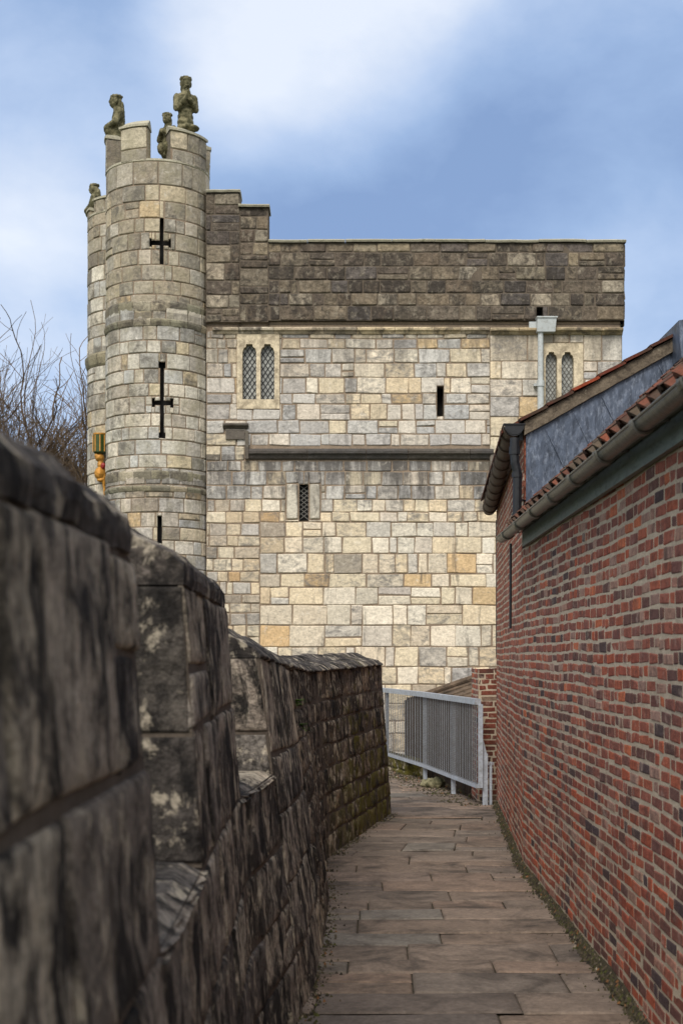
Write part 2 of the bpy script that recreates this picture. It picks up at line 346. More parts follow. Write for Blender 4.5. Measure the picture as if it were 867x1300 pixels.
# ============================================================ THE SETTING: ground, embankment, path
mb = MB(); mb.quadgrid([[Vector((x, y, -4.0)) for x in (-600, -60, -15, 15, 60, 600)] for y in (-100, -20, 20, 60, 200, 1500)])
tag(mb.build('ground', M['earth']), kind='structure')
def interp(x, T):
    if x <= T[0][0]: return T[0][1]
    for (a, p), (b, q) in zip(T, T[1:]):
        if x <= b: return p+(q-p)*(x-a)/(b-a)
    return T[-1][1]
XT = [(-3, -.365), (.5, -.41), (2.84, -.425), (5.9, -.487), (7.5, -.40), (9, -.345), (10.5, -.31), (12.0, -.30), (12.7, -.25), (16.2, .45)]
BAT = [(0, .07), (6, .07), (7.5, .13), (10, .13), (12.5, .08), (16.2, .07)]
ZT = [(-3, .2), (5.9, .2), (7.2, -.012), (9, -.075), (12.5, -.146), (16.2, -.11)]
def wallx(d): return 1.40+.012*d if d <= 12.06 else 1.545+.066*(d-12.06)
def pathL(d):
    if d < 16.25: return interp(d, XT)-.12
    return interp(d, [(16.25, -.6), (16.9, -2.2), (30, -2.2)])
def pathR(d):
    if d <= 17.0: return wallx(d)+.1
    return interp(d, [(17.0, 1.95), (17.05, 1.78), (22.6, .85), (23.5, .6)])
rnd = random.Random(3)
mb = MB(); y = -1.0
while y < 23.2:
    dy = rnd.uniform(.30, .60); y1 = y+dy
    l0, l1, r0, r1 = pathL(y), pathL(y1), pathR(y), pathR(y1)
    cuts_ = [0.0]; x = 0.0; wtot = max(.8, (r0-l0))
    first = True
    while x < 1:
        wd = rnd.choice((rnd.uniform(.45, .75), rnd.uniform(.8, 1.4), rnd.uniform(.9, 1.5)))/wtot
        if first: wd *= rnd.uniform(.4, 1); first = False
        x += wd
        if x > 1-.22/wtot: x = 1
        cuts_.append(min(1, x))
    for a, b in zip(cuts_, cuts_[1:]):
        sub = [(0.0, 1.0)] if rnd.random() > .16 else [(0, .5), (.5, 1)]
        for (w0, w1) in sub:
            col = pick(rnd, [(4, (126, 111, 98)), (2.5, (119, 107, 96)), (1.5, (133, 115, 101)), (.8, (120, 112, 102)), (.6, (108, 97, 88))])
            sk = rnd.uniform(-.012, .012)
            def Fs(s, z, h, w0=w0, w1=w1, a=a, b=b, l0=l0, l1=l1, r0=r0, r1=r1, y=y, y1=y1, sk=sk):
                w = w0+(w1-w0)*z; u = a+(b-a)*s; L = l0+(l1-l0)*w; Rr = r0+(r1-r0)*w
                return Vector((L+(Rr-L)*u, y+(y1-y)*w+sk*(s-.5)+.012*noise.noise(Vector((L+(Rr-L)*u*3, y*7, 0))), h))
            W_ = (b-a)*wtot; D_ = dy*(w1-w0); j = rnd.uniform(.002, .005)
            rows = []; seed = rnd.uniform(0, 99); tx = rnd.uniform(-.004, .004); tz = rnd.uniform(-.006, .006); base = rnd.uniform(-.004, .004)
            ys = [0, .006/D_, .018/D_]+[.018/D_+(1-.036/D_)*i/5 for i in range(1, 6)]+[1-.006/D_, 1]
            nx = max(2, int(W_/.14)); xs = [0, .006/W_, .018/W_]+[.018/W_+(1-.036/W_)*i/nx for i in range(1, nx+1)]+[1-.006/W_, 1]
            for w in ys:
                row = []
                for u in xs:
                    uu = j/W_+(1-2*j/W_)*u; ww = j/D_+(1-2*j/D_)*w
                    e = min(u*W_, (1-u)*W_, w*D_, (1-w)*D_); k = min(1, e/.018); k = sqrt(1-(1-k)**2)
                    h = -.012+.012*k+base+tx*(u-.5)*2+tz*(w-.5)*2+.006*k*noise.fractal(Vector((u*W_*3+seed, w*D_*3, seed)), .9, 2.1, 3)
                    row.append(Fs(uu, ww, h))
                rows.append(row)
            mb.quadgrid(rows, col)
    y = y1
# joint bed under the slabs
Y = [-1+.5*i for i in range(49)]
mb.quadgrid([[Vector((pathL(d)+(pathR(d)-pathL(d))*u, d, -.018)) for u in (0, .5, 1)] for d in Y], (1, 1, 1), 1)
tag(mb.build('path', [M['slab'], M['dirt']], smooth=True), kind='structure')
mb = MB()
for a, b in zip(Y, Y[1:]):
    A = [(pathL(a)-.5, a), (pathR(a)+.02, a), (pathR(b)+.02, b), (pathL(b)-.5, b)]
    mb.hexa([Vector((x, q, -4.05)) for x, q in A]+[Vector((x, q, -.03)) for x, q in A])
tag(mb.build('embankment', M['dirt']), kind='structure')
# ============================================================ LEFT PARAPET
PW = thing('parapet_wall', 'blackened stone crenellated parapet wall running along the left of the path', 'wall', (-.4, 0, 0))
rnd = random.Random(11)
PCOL = [(3, (156, 145, 133)), (3, (140, 131, 121)), (1.8, (174, 161, 145)), (1.6, (194, 181, 161)), (1.0, (116, 109, 103))]
PCOL4 = [(3, (134, 119, 104)), (3, (118, 105, 93)), (1.5, (154, 138, 118)), (.8, (172, 158, 137)), (1, (94, 84, 75))]
PCOP = [(3, (104, 97, 91)), (2, (90, 84, 79)), (1, (122, 113, 104))]
PEND = [(3, (100, 95, 89)), (2, (86, 81, 77)), (1, (122, 114, 104))]  # sooty end faces, darkened further in colour to offset the sun on them
TH = .46
def Fpath(s, z, h):                    # path-side face, battered
    x = interp(s, XT); b = interp(s, BAT); e = .05
    tx = (interp(s+e, XT)-interp(s-e, XT))/(2*e); n = Vector((1, -tx, b)).normalized()
    zt = EYE+interp(s, ZT)
    return Vector((x+b*max(0, zt-z), s, z))+n*h
def Fout(s, z, h): 
    x = interp(s, XT); return Vector((x-TH-h, s, z))
def stonework(mb, Fm, s0, s1, z0, z1, rh, bw, cols, rnd, **kw):
    for r in layout(s0, s1, z0, z1, rh, bw, rnd, joint=.010, merge=.05):
        c = pick(rnd, cols); block(mb, Fm, r, kw.get('bev', .03), kw.get('res', .05), .008+rnd.uniform(-.005, .006), kw.get('amp', .02), c, rnd, kw.get('nf', 9), -.012, .010)
def section(name, s0, s1, z0, zt, cols, rh, bw, parent, res=.05, ends=(True, True), capped=False, amp=.02, bev=.03):
    mb = MB()
    stonework(mb, Fpath, s0, s1, z0, zt, rh, bw, cols, rnd, res=res, amp=amp, bev=bev)
    backing(mb, Fpath, s0, s1, z0, zt, [], 1, 0, .3)
    stonework(mb, Fout, s0, s1, z0, zt, (.3, .42), (.4, .7), cols, rnd, res=.2, amp=.01)
    backing(mb, Fout, s0, s1, z0, zt, [], 1, 0, .3)
    for k, (sv, on) in enumerate(((s0, ends[0]), (s1, ends[1]))):
        if not on: continue
        def Fe(u, z, h, sv=sv, k=k):
            xr = Fpath(sv, z, 0).x; xl = Fout(sv, z, 0).x
            p = Vector((xl+(xr-xl)*u/TH, sv+(h if k else -h), z)); return p
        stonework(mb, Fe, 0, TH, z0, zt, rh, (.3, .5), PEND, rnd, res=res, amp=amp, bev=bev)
        backing(mb, Fe, 0, TH, z0, zt, [], 1, -.004)
    if capped:                            # worn sill of the embrasure
        st = s0
        while st < s1-.01:
            en = min(s1, st+rnd.uniform(.45, .7)); 
            if s1-en < .25: en = s1
            rows = []
            for i in range(9):
                s = st+.006+(en-st-.012)*i/8; rows.append([])
                for j in range(9):
                    u = j/8; x0 = interp(s, XT)-TH-.02; x1 = Fpath(s, zt, .02).x
                    e = min(i, 8-i, j, 8-j); rows[-1].append(Vector((x0+(x1-x0)*u, s, zt+(.05 if e else .01)-.03*u+.006*noise.noise(Vector((s*6, u*4, zt))))))
            mb.quadgrid(rows, pick(rnd, cols)); st = en
    return mb.build(name, [M['parapet'], M['pmortar']], parent, smooth=True)
def coping(s0, s1, zoff, parent, rise=.15, fascia=.06, ridge=.22, lens=(.6, .9), over=.03):
    mb = MB(); s = s0
    while s < s1-.01:
        e = min(s1, s+rnd.uniform(*lens))
        if s1-e < .3: e = s1
        n = max(3, int((e-s)/.045)); rows = []; dz = rnd.uniform(-.006, .006); seed = rnd.uniform(0, 50)
        prof = [(-.02, -.01), (over, 0), (over+.004, fascia*.5), (over, fascia), (-.03, fascia+.04), (-ridge*.6, fascia+rise*.6), (-ridge, fascia+rise), (-ridge-.06, fascia+rise), (-TH*.8, fascia+.05), (-TH-over, fascia), (-TH-over, 0), (-TH+.02, -.01)]
        for i in range(n+1):
            q = s+.004+(e-s-.008)*i/n; kk = 0 if i in (0, n) else 1
            x0 = interp(q, XT); zz = EYE+interp(q, ZT)+zoff+dz; t = 1e-2
            sh = 1 if kk else .97
            rows.append([Vector((x0+(-TH/2+(a+TH/2)*sh), q, zz+b*(1 if kk else .93)+.012*kk*noise.fractal(Vector((q*5+seed, a*6, b*6)), 1, 2, 3))) + Vector((.012*kk*noise.noise(Vector((q*7, b*9+seed, a*5))), 0, 0)) for a, b in prof])
        cc_ = pick(rnd, PCOP); mb.quadgrid(rows, cc_); mb.poly(rows[0][::-1], cc_); mb.poly(rows[-1], cc_)
        s = e
    return mb.build('coping', M['parapet'], parent, smooth=False)
def msec(s0, s1, zbase, nm, cols=PCOL, **kw):
    zt = EYE+interp((s0+s1)/2, ZT)
    return section(nm, s0, s1, zbase, zt, cols, kw.pop('rh', (.34, .44)), kw.pop('bw', (.4, .75)), PW, **kw)
big = dict(res=.035, amp=.007, bev=.012)
b1 = section('wall_base', -1.5, 7.2, -.05, EYE-.60, PCOL, (.26, .40), (.35, .7), PW, res=.045, ends=(True, False), amp=.010, bev=.014)
m1 = msec(-1.5, 2.84, EYE-.60, 'merlon', **big); coping(-1.5, 2.84, 0, m1, over=.008)
m2 = msec(4.0, 5.9, EYE-.60, 'merlon', **big); coping(4.0, 5.9, 0, m2, over=.008)
section('embrasure_sill', 2.84, 4.0, EYE-.62, EYE-.60, PCOL, (.02, .02), (.5, .6), PW, ends=(False, False), capped=True)
section('embrasure_sill', 5.9, 7.2, EYE-.62, EYE-.60, PCOL, (.02, .02), (.5, .6), PW, ends=(False, False), capped=True)
def lowsec(s0, s1, cols, rh, bw, res, ends, amp, bev):
    # top follows the falling line of the wall: build in z normalised by local height
    global Fpath
    mb = MB(); z0 = -.05; ZR = EYE-.10
    def Fp(s, z, h):
        zt = EYE+interp(s, ZT); zz = z0+(z-z0)/(ZR-z0)*(zt-z0); return Fpath(s, zz, h)
    def Fo(s, z, h):
        zt = EYE+interp(s, ZT); zz = z0+(z-z0)/(ZR-z0)*(zt-z0); return Fout(s, zz, h)
    stonework(mb, Fp, s0, s1, z0, ZR, rh, bw, cols, rnd, res=res, amp=amp, bev=bev)
    backing(mb, Fp, s0, s1, z0, ZR, [], 1, 0, .3)
    stonework(mb, Fo, s0, s1, z0, ZR, (.3, .42), (.4, .7), cols, rnd, res=.2, amp=.01); backing(mb, Fo, s0, s1, z0, ZR, [], 1, 0, .3)
    for k, sv in enumerate((s0, s1)):
        if not ends[k]: continue
        def Fe(u, z, h, sv=sv, k=k):
            a = Fp(sv, z, 0); c = Fo(sv, z, 0); q = c+(a-c)*u/TH; q.y += (h if k else -h); return q
        stonework(mb, Fe, 0, TH, z0, ZR, rh, (.25, .46), cols, rnd, res=res, amp=amp, bev=bev); backing(mb, Fe, 0, TH, z0, ZR, [], 1, -.004)
    return mb.build('low_wall', [M['parapet'], M['pmortar']], PW, smooth=True)
l1 = lowsec(7.2, 9.05, PCOL, (.28, .42), (.4, .7), .04, (True, False), .008, .014); coping(7.2, 9.05, 0, l1, rise=.16, fascia=.015, over=.012)
l2 = lowsec(9.05, 16.2, PCOL4, (.17, .25), (.2, .42), .045, (False, True), .016, .02); coping(9.05, 16.2, 0, l2, rise=.125, fascia=.015, lens=(.35, .6), ridge=.26)
# outer body down to the ground
mb = MB()
for a, b in zip(Y, Y[1:]):
    if b > 16.2 or a < -1.5: continue
    A = [(interp(a, XT)-TH+.02, a), (interp(a, XT)-.1, a), (interp(b, XT)-.1, b), (interp(b, XT)-TH+.02, b)]
    mb.hexa([Vector((x, q, -4.02)) for x, q in A]+[Vector((x, q, -.04)) for x, q in A])
mb.build('rampart_face', M['parapet'], PW)
# ============================================================ GATEHOUSE
D = 28.0; K = D/F
def gx(px): return (px-CX)*K
def gz(py): return EYE+(HY-py)*K
GH = thing('gatehouse', 'tall medieval limestone gatehouse with round corner turret and blackened top', 'gatehouse', (1, 31, -4))
rnd = random.Random(5)
XL, XR = gx(262), gx(787); XM = gx(620); ZS = gz(420)
def Fg(s, z, h): return Vector((s, D-h, z))
def rect(a, b, c, d): return (gx(a), gx(b), gz(d), gz(c))
win1 = rect(301, 355, 424, 519); win2 = rect(689, 739, 437, 526)
slit1 = rect(554.5, 563, 490, 528); slit2 = rect(380, 391.5, 615, 661); drain = rect(680, 688, 391, 404)
holes = [win1, win2, slit1, slit2]
side1 = rect(363, 379, 614, 660); side2 = rect(392.5, 407, 614, 660)
def gcol(a, b, c, d):
    py = HY-(((c+d)/2-EYE)/K); px = CX+(a+b)/2/K
    if py > 640: t = SMALLL if px < 330+rnd.uniform(-30, 30) else CREAM
    elif py > 600: t = GREYL
    elif py > 540: t = GREYL
    elif py > 500: t = GREYL
    else: t = CREAM if rnd.random() < .6 else GREYL
    return pick(rnd, t)
mb = MB()
def rhg(z):
    py = HY-(z-EYE)/K
    return (.34, .46) if 760 < py < 830 else ((.24, .40) if py > 660 else (.26, .40))
def bwg(z):
    py = HY-(z-EYE)/K
    return (.36, .74) if 740 < py < 830 else (.24, .60)
zones = [(XL, gx(330), -4, gz(650), (.17, .26), (.2, .42)), (gx(330), XR, -4, gz(650), rhg, bwg), (XL, XR, gz(650), gz(585), (.24, .34), (.26, .55)), (XL, gx(311), gz(585), gz(566), (.28, .3), (.28, .6)), (XL, XR, gz(566), ZS, (.20, .33), (.24, .62))]
for (a, b, c, d, rh, bw) in zones:
    for r in layout(a, b, c, d, rh, bw, rnd, joint=.016, merge=.10):
        for q in subtract(r, [(h[0]-.008, h[1]+.008, h[2]-.008, h[3]+.008) for h in holes+[side1, side2]]):
            block(mb, Fg, q, .016, .16, .004+rnd.uniform(-.008, .012), .006, gcol(*q), rnd, 3, -.018, .012, roundness=1)
for r in (side1, side2): block(mb, Fg, (r[0]+.008, r[1]-.008, r[2]+.008, r[3]-.008), .03, .1, .03, .01, srgb(212, 205, 188), rnd, roundness=1)
backing(mb, Fg, XL, XR, -4, gz(408), holes, 1, -.012, 2)
for r in (slit1, slit2): reveal(mb, Fg, r, .35, 0, 0, 2, srgb(130, 120, 104))
# right flank, rear, left flank
def Fr(s, z, h): return Vector((XR+h, D+s, z))
for r in layout(0, 8, -4, ZS, (.28, .44), (.4, .8), rnd, joint=.016): block(mb, Fr, r, .03, .3, .01, .01, gcol(XR-1, XR, r[2], r[3]), rnd)
backing(mb, Fr, 0, 8, -4, gz(408), [], 1, -.012, 2)
def Fl(s, z, h): return Vector((gx(200)-h, D+8-s, z))
for r in layout(0, 7, -4, gz(250), (.3, .44), (.4, .8), rnd, joint=.016): block(mb, Fl, r, .03, .3, .01, .01, pick(rnd, TURM), rnd)
backing(mb, Fl, 0, 7.4, -4, gz(250), [], 1, -.012, 2)
mb.quadgrid([[Vector((gx(200), D+8, -4)), Vector((XR, D+8, -4))], [Vector((gx(200), D+8, gz(408))), Vector((XR, D+8, gz(408)))]], pick(rnd, CREAM), 0)
mb.build('facade_wall', [M['ashlar'], M['mortar'], M['void']], GH, smooth=False)
# shallow clasping pilaster on the right
mb = MB()
def Fpil(s, z, h): return Vector((s, D-.07-h, z))
for r in layout(gx(621), XR+.02, gz(640), ZS, (.3, .42), (.35, .75), rnd, joint=.014):
    for q in subtract(r, [(win2[0]-.008, win2[1]+.008, win2[2]-.008, win2[3]+.008)]):
        block(mb, Fpil, q, .016, .16, .004+rnd.uniform(-.006, .012), .006, pick(rnd, CREAM if rnd.random() < .65 else GREYL), rnd, 3, -.018, .006, roundness=1)
backing(mb, Fpil, gx(621), XR+.02, gz(640), ZS, [win2], 1, -.012, 2)
mb.quadgrid([[Vector((gx(621), D+.02, gz(640))), Vector((gx(621), D-.067, gz(640)))], [Vector((gx(621), D+.02, ZS)), Vector((gx(621), D-.067, ZS))]], srgb(150, 140, 120), 0)
mb.quadgrid([[Vector((XR+.02, D+.02, gz(640))), Vector((XR+.02, D-.067, gz(640)))], [Vector((XR+.02, D+.02, ZS)), Vector((XR+.02, D-.067, ZS))]], srgb(150, 140, 120), 0)
mb.build('pilaster', [M['ashlar'], M['mortar']], GH)
# upper blackened parapet, stepped at the turret
XP = gx(791)
def Fup(s, z, h): return Vector((s, D-.09-h, z))
mb = MB()
steps = [(gx(262), gx(305), gz(247)), (gx(305), gx(341), gz(266)), (gx(341), XP, gz(310))]
for (a, b, top), seed in zip(steps, (1, 2, 3)):
    zb = gz(408) if seed == 3 else gz(410)
    for r in layout(a, b, zb, top, (.24, .36), (.26, .68), rnd, joint=.012, merge=.15):
        for q in subtract(r, [drain]):
            lo = HY-((q[2]-EYE)/K)
            c = pick(rnd, SOOT if seed == 3 or rnd.random() < .8 else [(1, (140, 130, 113))])
            if lo > 385 and rnd.random() < .05: c = pick(rnd, GREYL)
            block(mb, Fup, q, .022, .15, .004+rnd.uniform(-.01, .014), .014, c, rnd, 4, -.024, .008, roundness=1)
    backing(mb, Fup, a, b, zb, top, [drain] if seed == 3 else [], 1, -.014, 2)
reveal(mb, Fup, drain, .3, 0, 0, 2, srgb(70, 64, 56))
mb.box(gx(262), gx(305), D-.08, D+.36, gz(408), gz(247)-.002, pick(rnd, SOOT)) if False else None
for (a, b, top) in steps:      # back and ends, each step its own solid behind the facing
    zb = gz(415)
    mb.quadgrid([[Vector((a, D+.42, zb)), Vector((b, D+.42, zb))], [Vector((a, D+.42, top)), Vector((b, D+.42, top))]], pick(rnd, SOOT))
    for x in (a, b):
        mb.quadgrid([[Vector((x, D-.085, zb)), Vector((x, D+.42, zb))], [Vector((x, D-.085, top)), Vector((x, D+.42, top))]], pick(rnd, SOOT))
def Fur(s, z, h): return Vector((XP+.004+h, D-.085+s, z))
for r in layout(0, 8, gz(408), gz(310), (.26, .4), (.3, .7), rnd, joint=.012): block(mb, Fur, r, .03, .3, .01, .02, pick(rnd, SOOT), rnd)
mb.quadgrid([[Vector((XP-.4, D+.43, gz(415))), Vector((XP-.4, D+7.9, gz(415)))], [Vector((XP-.4, D+.43, gz(310))), Vector((XP-.4, D+7.9, gz(310)))]], pick(rnd, SOOT))
up = mb.build('upper_parapet', [M['sooty'], M['sootmortar'], M['void']], GH)
mb = MB()
def cap_run(mb, a, b, z, y0, y1, lens, rise=.09):
    s = a
    while s < b-.01:
        e = min(b, s+rnd.uniform(*lens)); 
        if b-e < .25: e = b
        dz = rnd.uniform(-.008, .01); n = 4
        rows = []
        for i in range(n+1):
            x = s+.005+(e-s-.01)*i/n; w = .01*noise.noise(Vector((x*4, z, 0)))
            rows.append([Vector((x, yy, z+dz+zz+w)) for yy, zz in ((y0, -.0), (y0-.02, .035), (y0+.02, .06), ((y0+y1)/2, rise), (y1-.04, .05), (y1, 0))])
        mb.quadgrid(rows, (1, 1, 1)); mb.poly(rows[0][::-1]); mb.poly(rows[-1]); s = e
cap_run(mb, gx(262), gx(306), gz(247), D-.14, D+.46, (.4, .6)); mb.build('coping', M['coping'], up); mb = MB()
cap_run(mb, gx(303), gx(343), gz(266), D-.15, D+.47, (.4, .6)); mb.build('coping', M['coping'], up); mb = MB()
cap_run(mb, gx(341), XP+.03, gz(310), D-.14, D+.46, (.7, 1.1))
mb.build('coping', M['coping'], up)
mb = MB(); mb.quadgrid([[Vector((gx(200), D, gz(412))), Vector((XP, D, gz(412)))], [Vector((gx(200), D+8, gz(412))), Vector((XP, D+8, gz(412)))]])
mb.build('roof_deck', M['lead'], GH)
# moulded string courses
def string(a, b, zc, hh, proj, y0, cols, lens=(.5, 1.0), parent=GH):
    mb = MB(); s = a
    while s < b-.01:
        e = min(b, s+rnd.uniform(*lens))
        if b-e < .2: e = b
        c = pick(rnd, cols); pr = proj*rnd.uniform(.85, 1.1); rows = []
        n = max(2, int((e-s)/.12))
        for i in range(n+1):
            x = s+.006+(e-s-.012)*i/n; k = .82 if i in (0, n) else 1
            rows.append([Vector((x, y0-pr*u*k+.01*noise.noise(Vector((x*6, v*5, 1))), zc+hh*v)) for u, v in ((0, -.5), (.35, -.42), (.6, -.15), (1, .0), (1.05, .22), (.85, .4), (0, .5))])
        mb.quadgrid(rows, c); mb.poly(rows[0][::-1], c); mb.poly(rows[-1], c); s = e
    return mb.build('string_course', M['string'], parent)
string(gx(270), gx(621), gz(420), .15, .10, D+.005, [(3, (204, 186, 152)), (2, (158, 146, 126)), (1, (186, 174, 152))])
string(gx(621), gx(789), gz(422), .15, .15, D-.05, [(3, (180, 164, 134)), (2, (150, 140, 122))])
string(gx(316), gx(626), gz(576.5), .22, .13, D+.005, [(3, (88, 84, 80)), (1, (100, 94, 86))], (.8, 1.5))
string(gx(283), gx(316), gz(541), .12, .12, D+.005, [(3, (96, 90, 82))])
mb = MB(); mb.box(gx(311.5), gx(316), D-.09, D+.01, gz(583), gz(548), srgb(104, 98, 88)); mb.box(gx(287), gx(311), D-.05, D+.01, gz(558), gz(546), srgb(104, 98, 90)); mb.build('label_stop', M['string'], GH)
# windows
def arch(x0, x1, z0, z1):
    w = x1-x0; xc = (x0+x1)/2; zs = z1-w*.62
    pts = [(x0, z0), (x1, z0), (x1, zs)]
    pts += [(x1-.01, zs+w*.18), (x1-w*.10, zs+w*.34), (x1-w*.24, zs+w*.42), (x1-w*.28, zs+w*.62), (x0+w*.28, zs+w*.62), (x0+w*.24, zs+w*.42), (x0+w*.10, zs+w*.34), (x0+.01, zs+w*.18)]
    pts += [(x0, zs)]; return pts
def window(frame, lights, y0, lattice_mat, nm='window'):
    y0 = y0+.02
    bm = bmesh.new()
    fx0, fx1, fz0, fz1 = frame
    def loop(pts):
        vs = [bm.verts.new((x, y0, z)) for x, z in pts]; return vs, [bm.edges.new((vs[i], vs[(i+1) % len(vs)])) for i in range(len(vs))]
    ov, oe = loop([(fx0, fz0), (fx1, fz0), (fx1, fz1), (fx0, fz1)]); E = list(oe); IN = []
    for L in lights: v, e = loop(arch(*L)); E += e; IN.append(v)
    bmesh.ops.triangle_fill(bm, edges=E, use_beauty=True)
    for vs, dep in [(ov, .25)]+[(v, .2) for v in IN]:
        back = [bm.verts.new((v.co.x, v.co.y+dep, v.co.z)) for v in vs]
        for i in range(len(vs)): j = (i+1) % len(vs); bm.faces.new((vs[i], vs[j], back[j], back[i]))
    me = bpy.data.meshes.new(nm); bm.to_mesh(me); bm.free(); me.materials.append(M['dressed'])
    o = bpy.data.objects.new(nm, me); COL.objects.link(o); o.parent = GH; o.location = -GH.location
    for L in lights:
        g = MB(); x0, x1, z0, z1 = L; g.box(x0-.02, x1+.02, y0+.14, y0+.16, z0-.02, z1+.02); g.build('pane', M['glass'], o)
        l = MB(); w = x1-x0; st = w/2.6; n = int((z1-z0)/st)+3
        for sg in (1, -1):
            for i in range(-3, n+2):      # diagonal cames clipped to the light
                za = z0+i*st*1.35
                pa = (x0, za) if sg == 1 else (x1, za); dx = w*sg; dz = w*1.5
                t0 = max(0, (z0-pa[1])/dz); t1 = min(1, (z1-w*.1-pa[1])/dz)
                if t1 > t0+.03: l.beam((pa[0]+dx*t0, y0+.13, pa[1]+dz*t0), (pa[0]+dx*t1, y0+.13, pa[1]+dz*t1), .012, .012)
        l.build('lattice', lattice_mat, o)
window(win1, [(gx(308), gx(325.5), gz(507), gz(437)), (gx(331), gx(348.5), gz(507), gz(437))], D-.035, M['leadbar'])
window(win2, [(gx(691.5), gx(706), gz(526)+.1, gz(448)), (gx(711.5), gx(727), gz(526)+.1, gz(448))], D-.105, M['leadbar_pale'])
mb = MB(); x0, x1, z0, z1 = slit2
for i in range(8):
    for sg in (1, -1):
        za = z0+.03+i*.09; a = (x0, D+.10, za) if sg == 1 else (x1, D+.10, za); b = (x1 if sg == 1 else x0, D+.10, za+.14)
        if b[2] < z1: mb.beam(a, b, .012, .012)
mb.build('lattice', M['leadbar_pale'], GH)
mb = MB(); mb.box(x0, x1, D+.14, D+.15, z0, z1); mb.build('pane', M['void'], GH)
# rainwater pipe
mb = MB(); xp = gx(684); yp = D-.07-.13
mb.tube([(xp, yp, gz(640)), (xp, yp, gz(490))], .062, 14); mb.tube([(xp, yp, gz(488)), (xp, yp, gz(424))], .055, 14)
mb.tube([(xp, yp, gz(493)), (xp, yp, gz(486))], .078, 14)
mb.box(xp-.13, xp+.05, yp, D-.06, gz(491)-.02, gz(491)+.03)
dp = mb.build('downpipe', M['pipe'], GH, smooth=False)
mb = MB(); x0, x1 = gx(679), gx(703); z0, z1 = gz(425), gz(408); y0, y1 = yp-.12, D-.09
mb.hexa([Vector((x0+.0, y0+.03, z0)), Vector((x1-.02, y0+.03, z0)), Vector((x1-.02, y1, z0)), Vector((x0, y1, z0)), Vector((x0, y0, z1)), Vector((x1, y0, z1)), Vector((x1, y1, z1)), Vector((x0, y1, z1))])
mb.box(x0-.01, x1+.02, y0-.02, y1, z1-.001, z1+.025); mb.box(gx(670), x0-.002, yp+.02, D-.095, gz(420), gz(411))
mb.build('hopper', M['pipe'], dp)
# ---- round turrets
def turret(cx, cy, rad, ztop, zbase, slits, merl, rnd, kz, mid, seed, capm, dd):
    def Ft(s, z, h): a = s/rad; return Vector((cx+(rad+h)*sin(a), cy-(rad+h)*cos(a), z))
    T = None
    mb = MB(); c = pi*rad
    def zcol(z):
        if z > mid[0]: return TURU
        if z > mid[1]: return TURM
        return GREYL if rnd.random() < .55 else SMALLL
    hs = []
    for (px0, px1, py0, py1) in slits:
        a0 = math.asin((px0-CX)*dd/F/rad-cx/rad)*rad; a1 = math.asin((px1-CX)*dd/F/rad-cx/rad)*rad
        hs.append((a0, a1, EYE+(HY-py1)*dd/F, EYE+(HY-py0)*dd/F))
    for r in layout(-c, c, zbase, ztop, (.24, .36), (.26, .56), rnd, joint=.014, merge=.05):
        for q in subtract(r, hs):
            block(mb, Ft, q, .016, .13, .004+rnd.uniform(-.008, .012), .007, pick(rnd, zcol(q[2])), rnd, 3, -.018, .006, roundness=1)
    backing(mb, Ft, -c, c, zbase, ztop, hs, 1, -.012, .14)
    T = mb.build('round_turret', [M['turret'], M['mortar'], M['void']], GH); body = T
    for h in hs:
        pass
    mb = MB(); mb.tube([(cx, cy, zbase), (cx, cy, ztop-.05)], rad-.16, 24); mb.build('dark_core', M['void'], body)
    # moulded bands
    for (zb, pr, hh) in kz:
        mb = MB(); n = 18
        for k in range(n):
            a0, a1 = -pi+2*pi*k/n+.006, -pi+2*pi*(k+1)/n-.006; col = pick(rnd, [(2, (146, 140, 118)), (2, (134, 127, 110)), (1, (170, 160, 138))])
            mb.quadgrid([[Vector((cx+(rad+pr*u)*sin(a), cy-(rad+pr*u)*cos(a), zb+hh*v)) for u, v in ((0, -.5), (.5, -.35), (1, .05), (1, .3), (0, .5))] for a in (a0, (a0*2+a1)/3, (a0+2*a1)/3, a1)], col)
        mb.build('moulded_band', M['string'], T)
    # merlons
    for (a0, a1, zt, th, cap) in merl:
        a0 = radians(a0)*rad; a1 = radians(a1)*rad; mb = MB(); col0 = pick(rnd, TURU)
        for r in layout(a0, a1, ztop, zt, (.24, .34), (.25, .5), rnd, joint=.012): block(mb, Ft, r, .02, .12, .01, .012, pick(rnd, TURU), rnd, 3, -.018, .005, roundness=1)
        backing(mb, Ft, a0, a1, ztop, zt, [], 1, -.012, .14); backing(mb, Ft, a0, a1, ztop, zt, [], 0, -th, .14, col0)
        for a in (a0, a1): mb.quadgrid([[Ft(a, ztop, 0), Ft(a, ztop, -th)], [Ft(a, zt, 0), Ft(a, zt, -th)]], col0)
        n = 6; rows = []
        for i in range(n+1):
            s = a0-.02+(a1-a0+.04)*i/n
            rows.append([Ft(s, zt+z, h) for h, z in ((-.01, 0), (.035, .005), (.035, .05), (-.03 if cap > .1 else .0, .07), (-th*.45, cap), (-th*.7, cap), (-th-.02, .04), (-th-.02, 0))])
        mb.quadgrid(rows, m=2); mb.poly(rows[0][::-1], m=2); mb.poly(rows[-1], m=2); mb.build('merlon', [M['turret'], M['mortar'], M['coping']], T)
    # sills in the gaps + floor
    mb = MB(); ring = []
    for k in range(37):
        a = 2*pi*k/36; ring.append([Vector((cx+rr*sin(a), cy-rr*cos(a), ztop+zz)) for rr, zz in ((rad-.02, -.01), (rad+.008, .01), (rad+.004, .05), (rad-.35, .06), (.02, -.1))])
    mb.quadgrid(ring); mb.build('crenel_sill', M['coping'], T)
    return T
d1 = 28.36; df = 27.33
TZ = EYE+(HY-204)*df/F
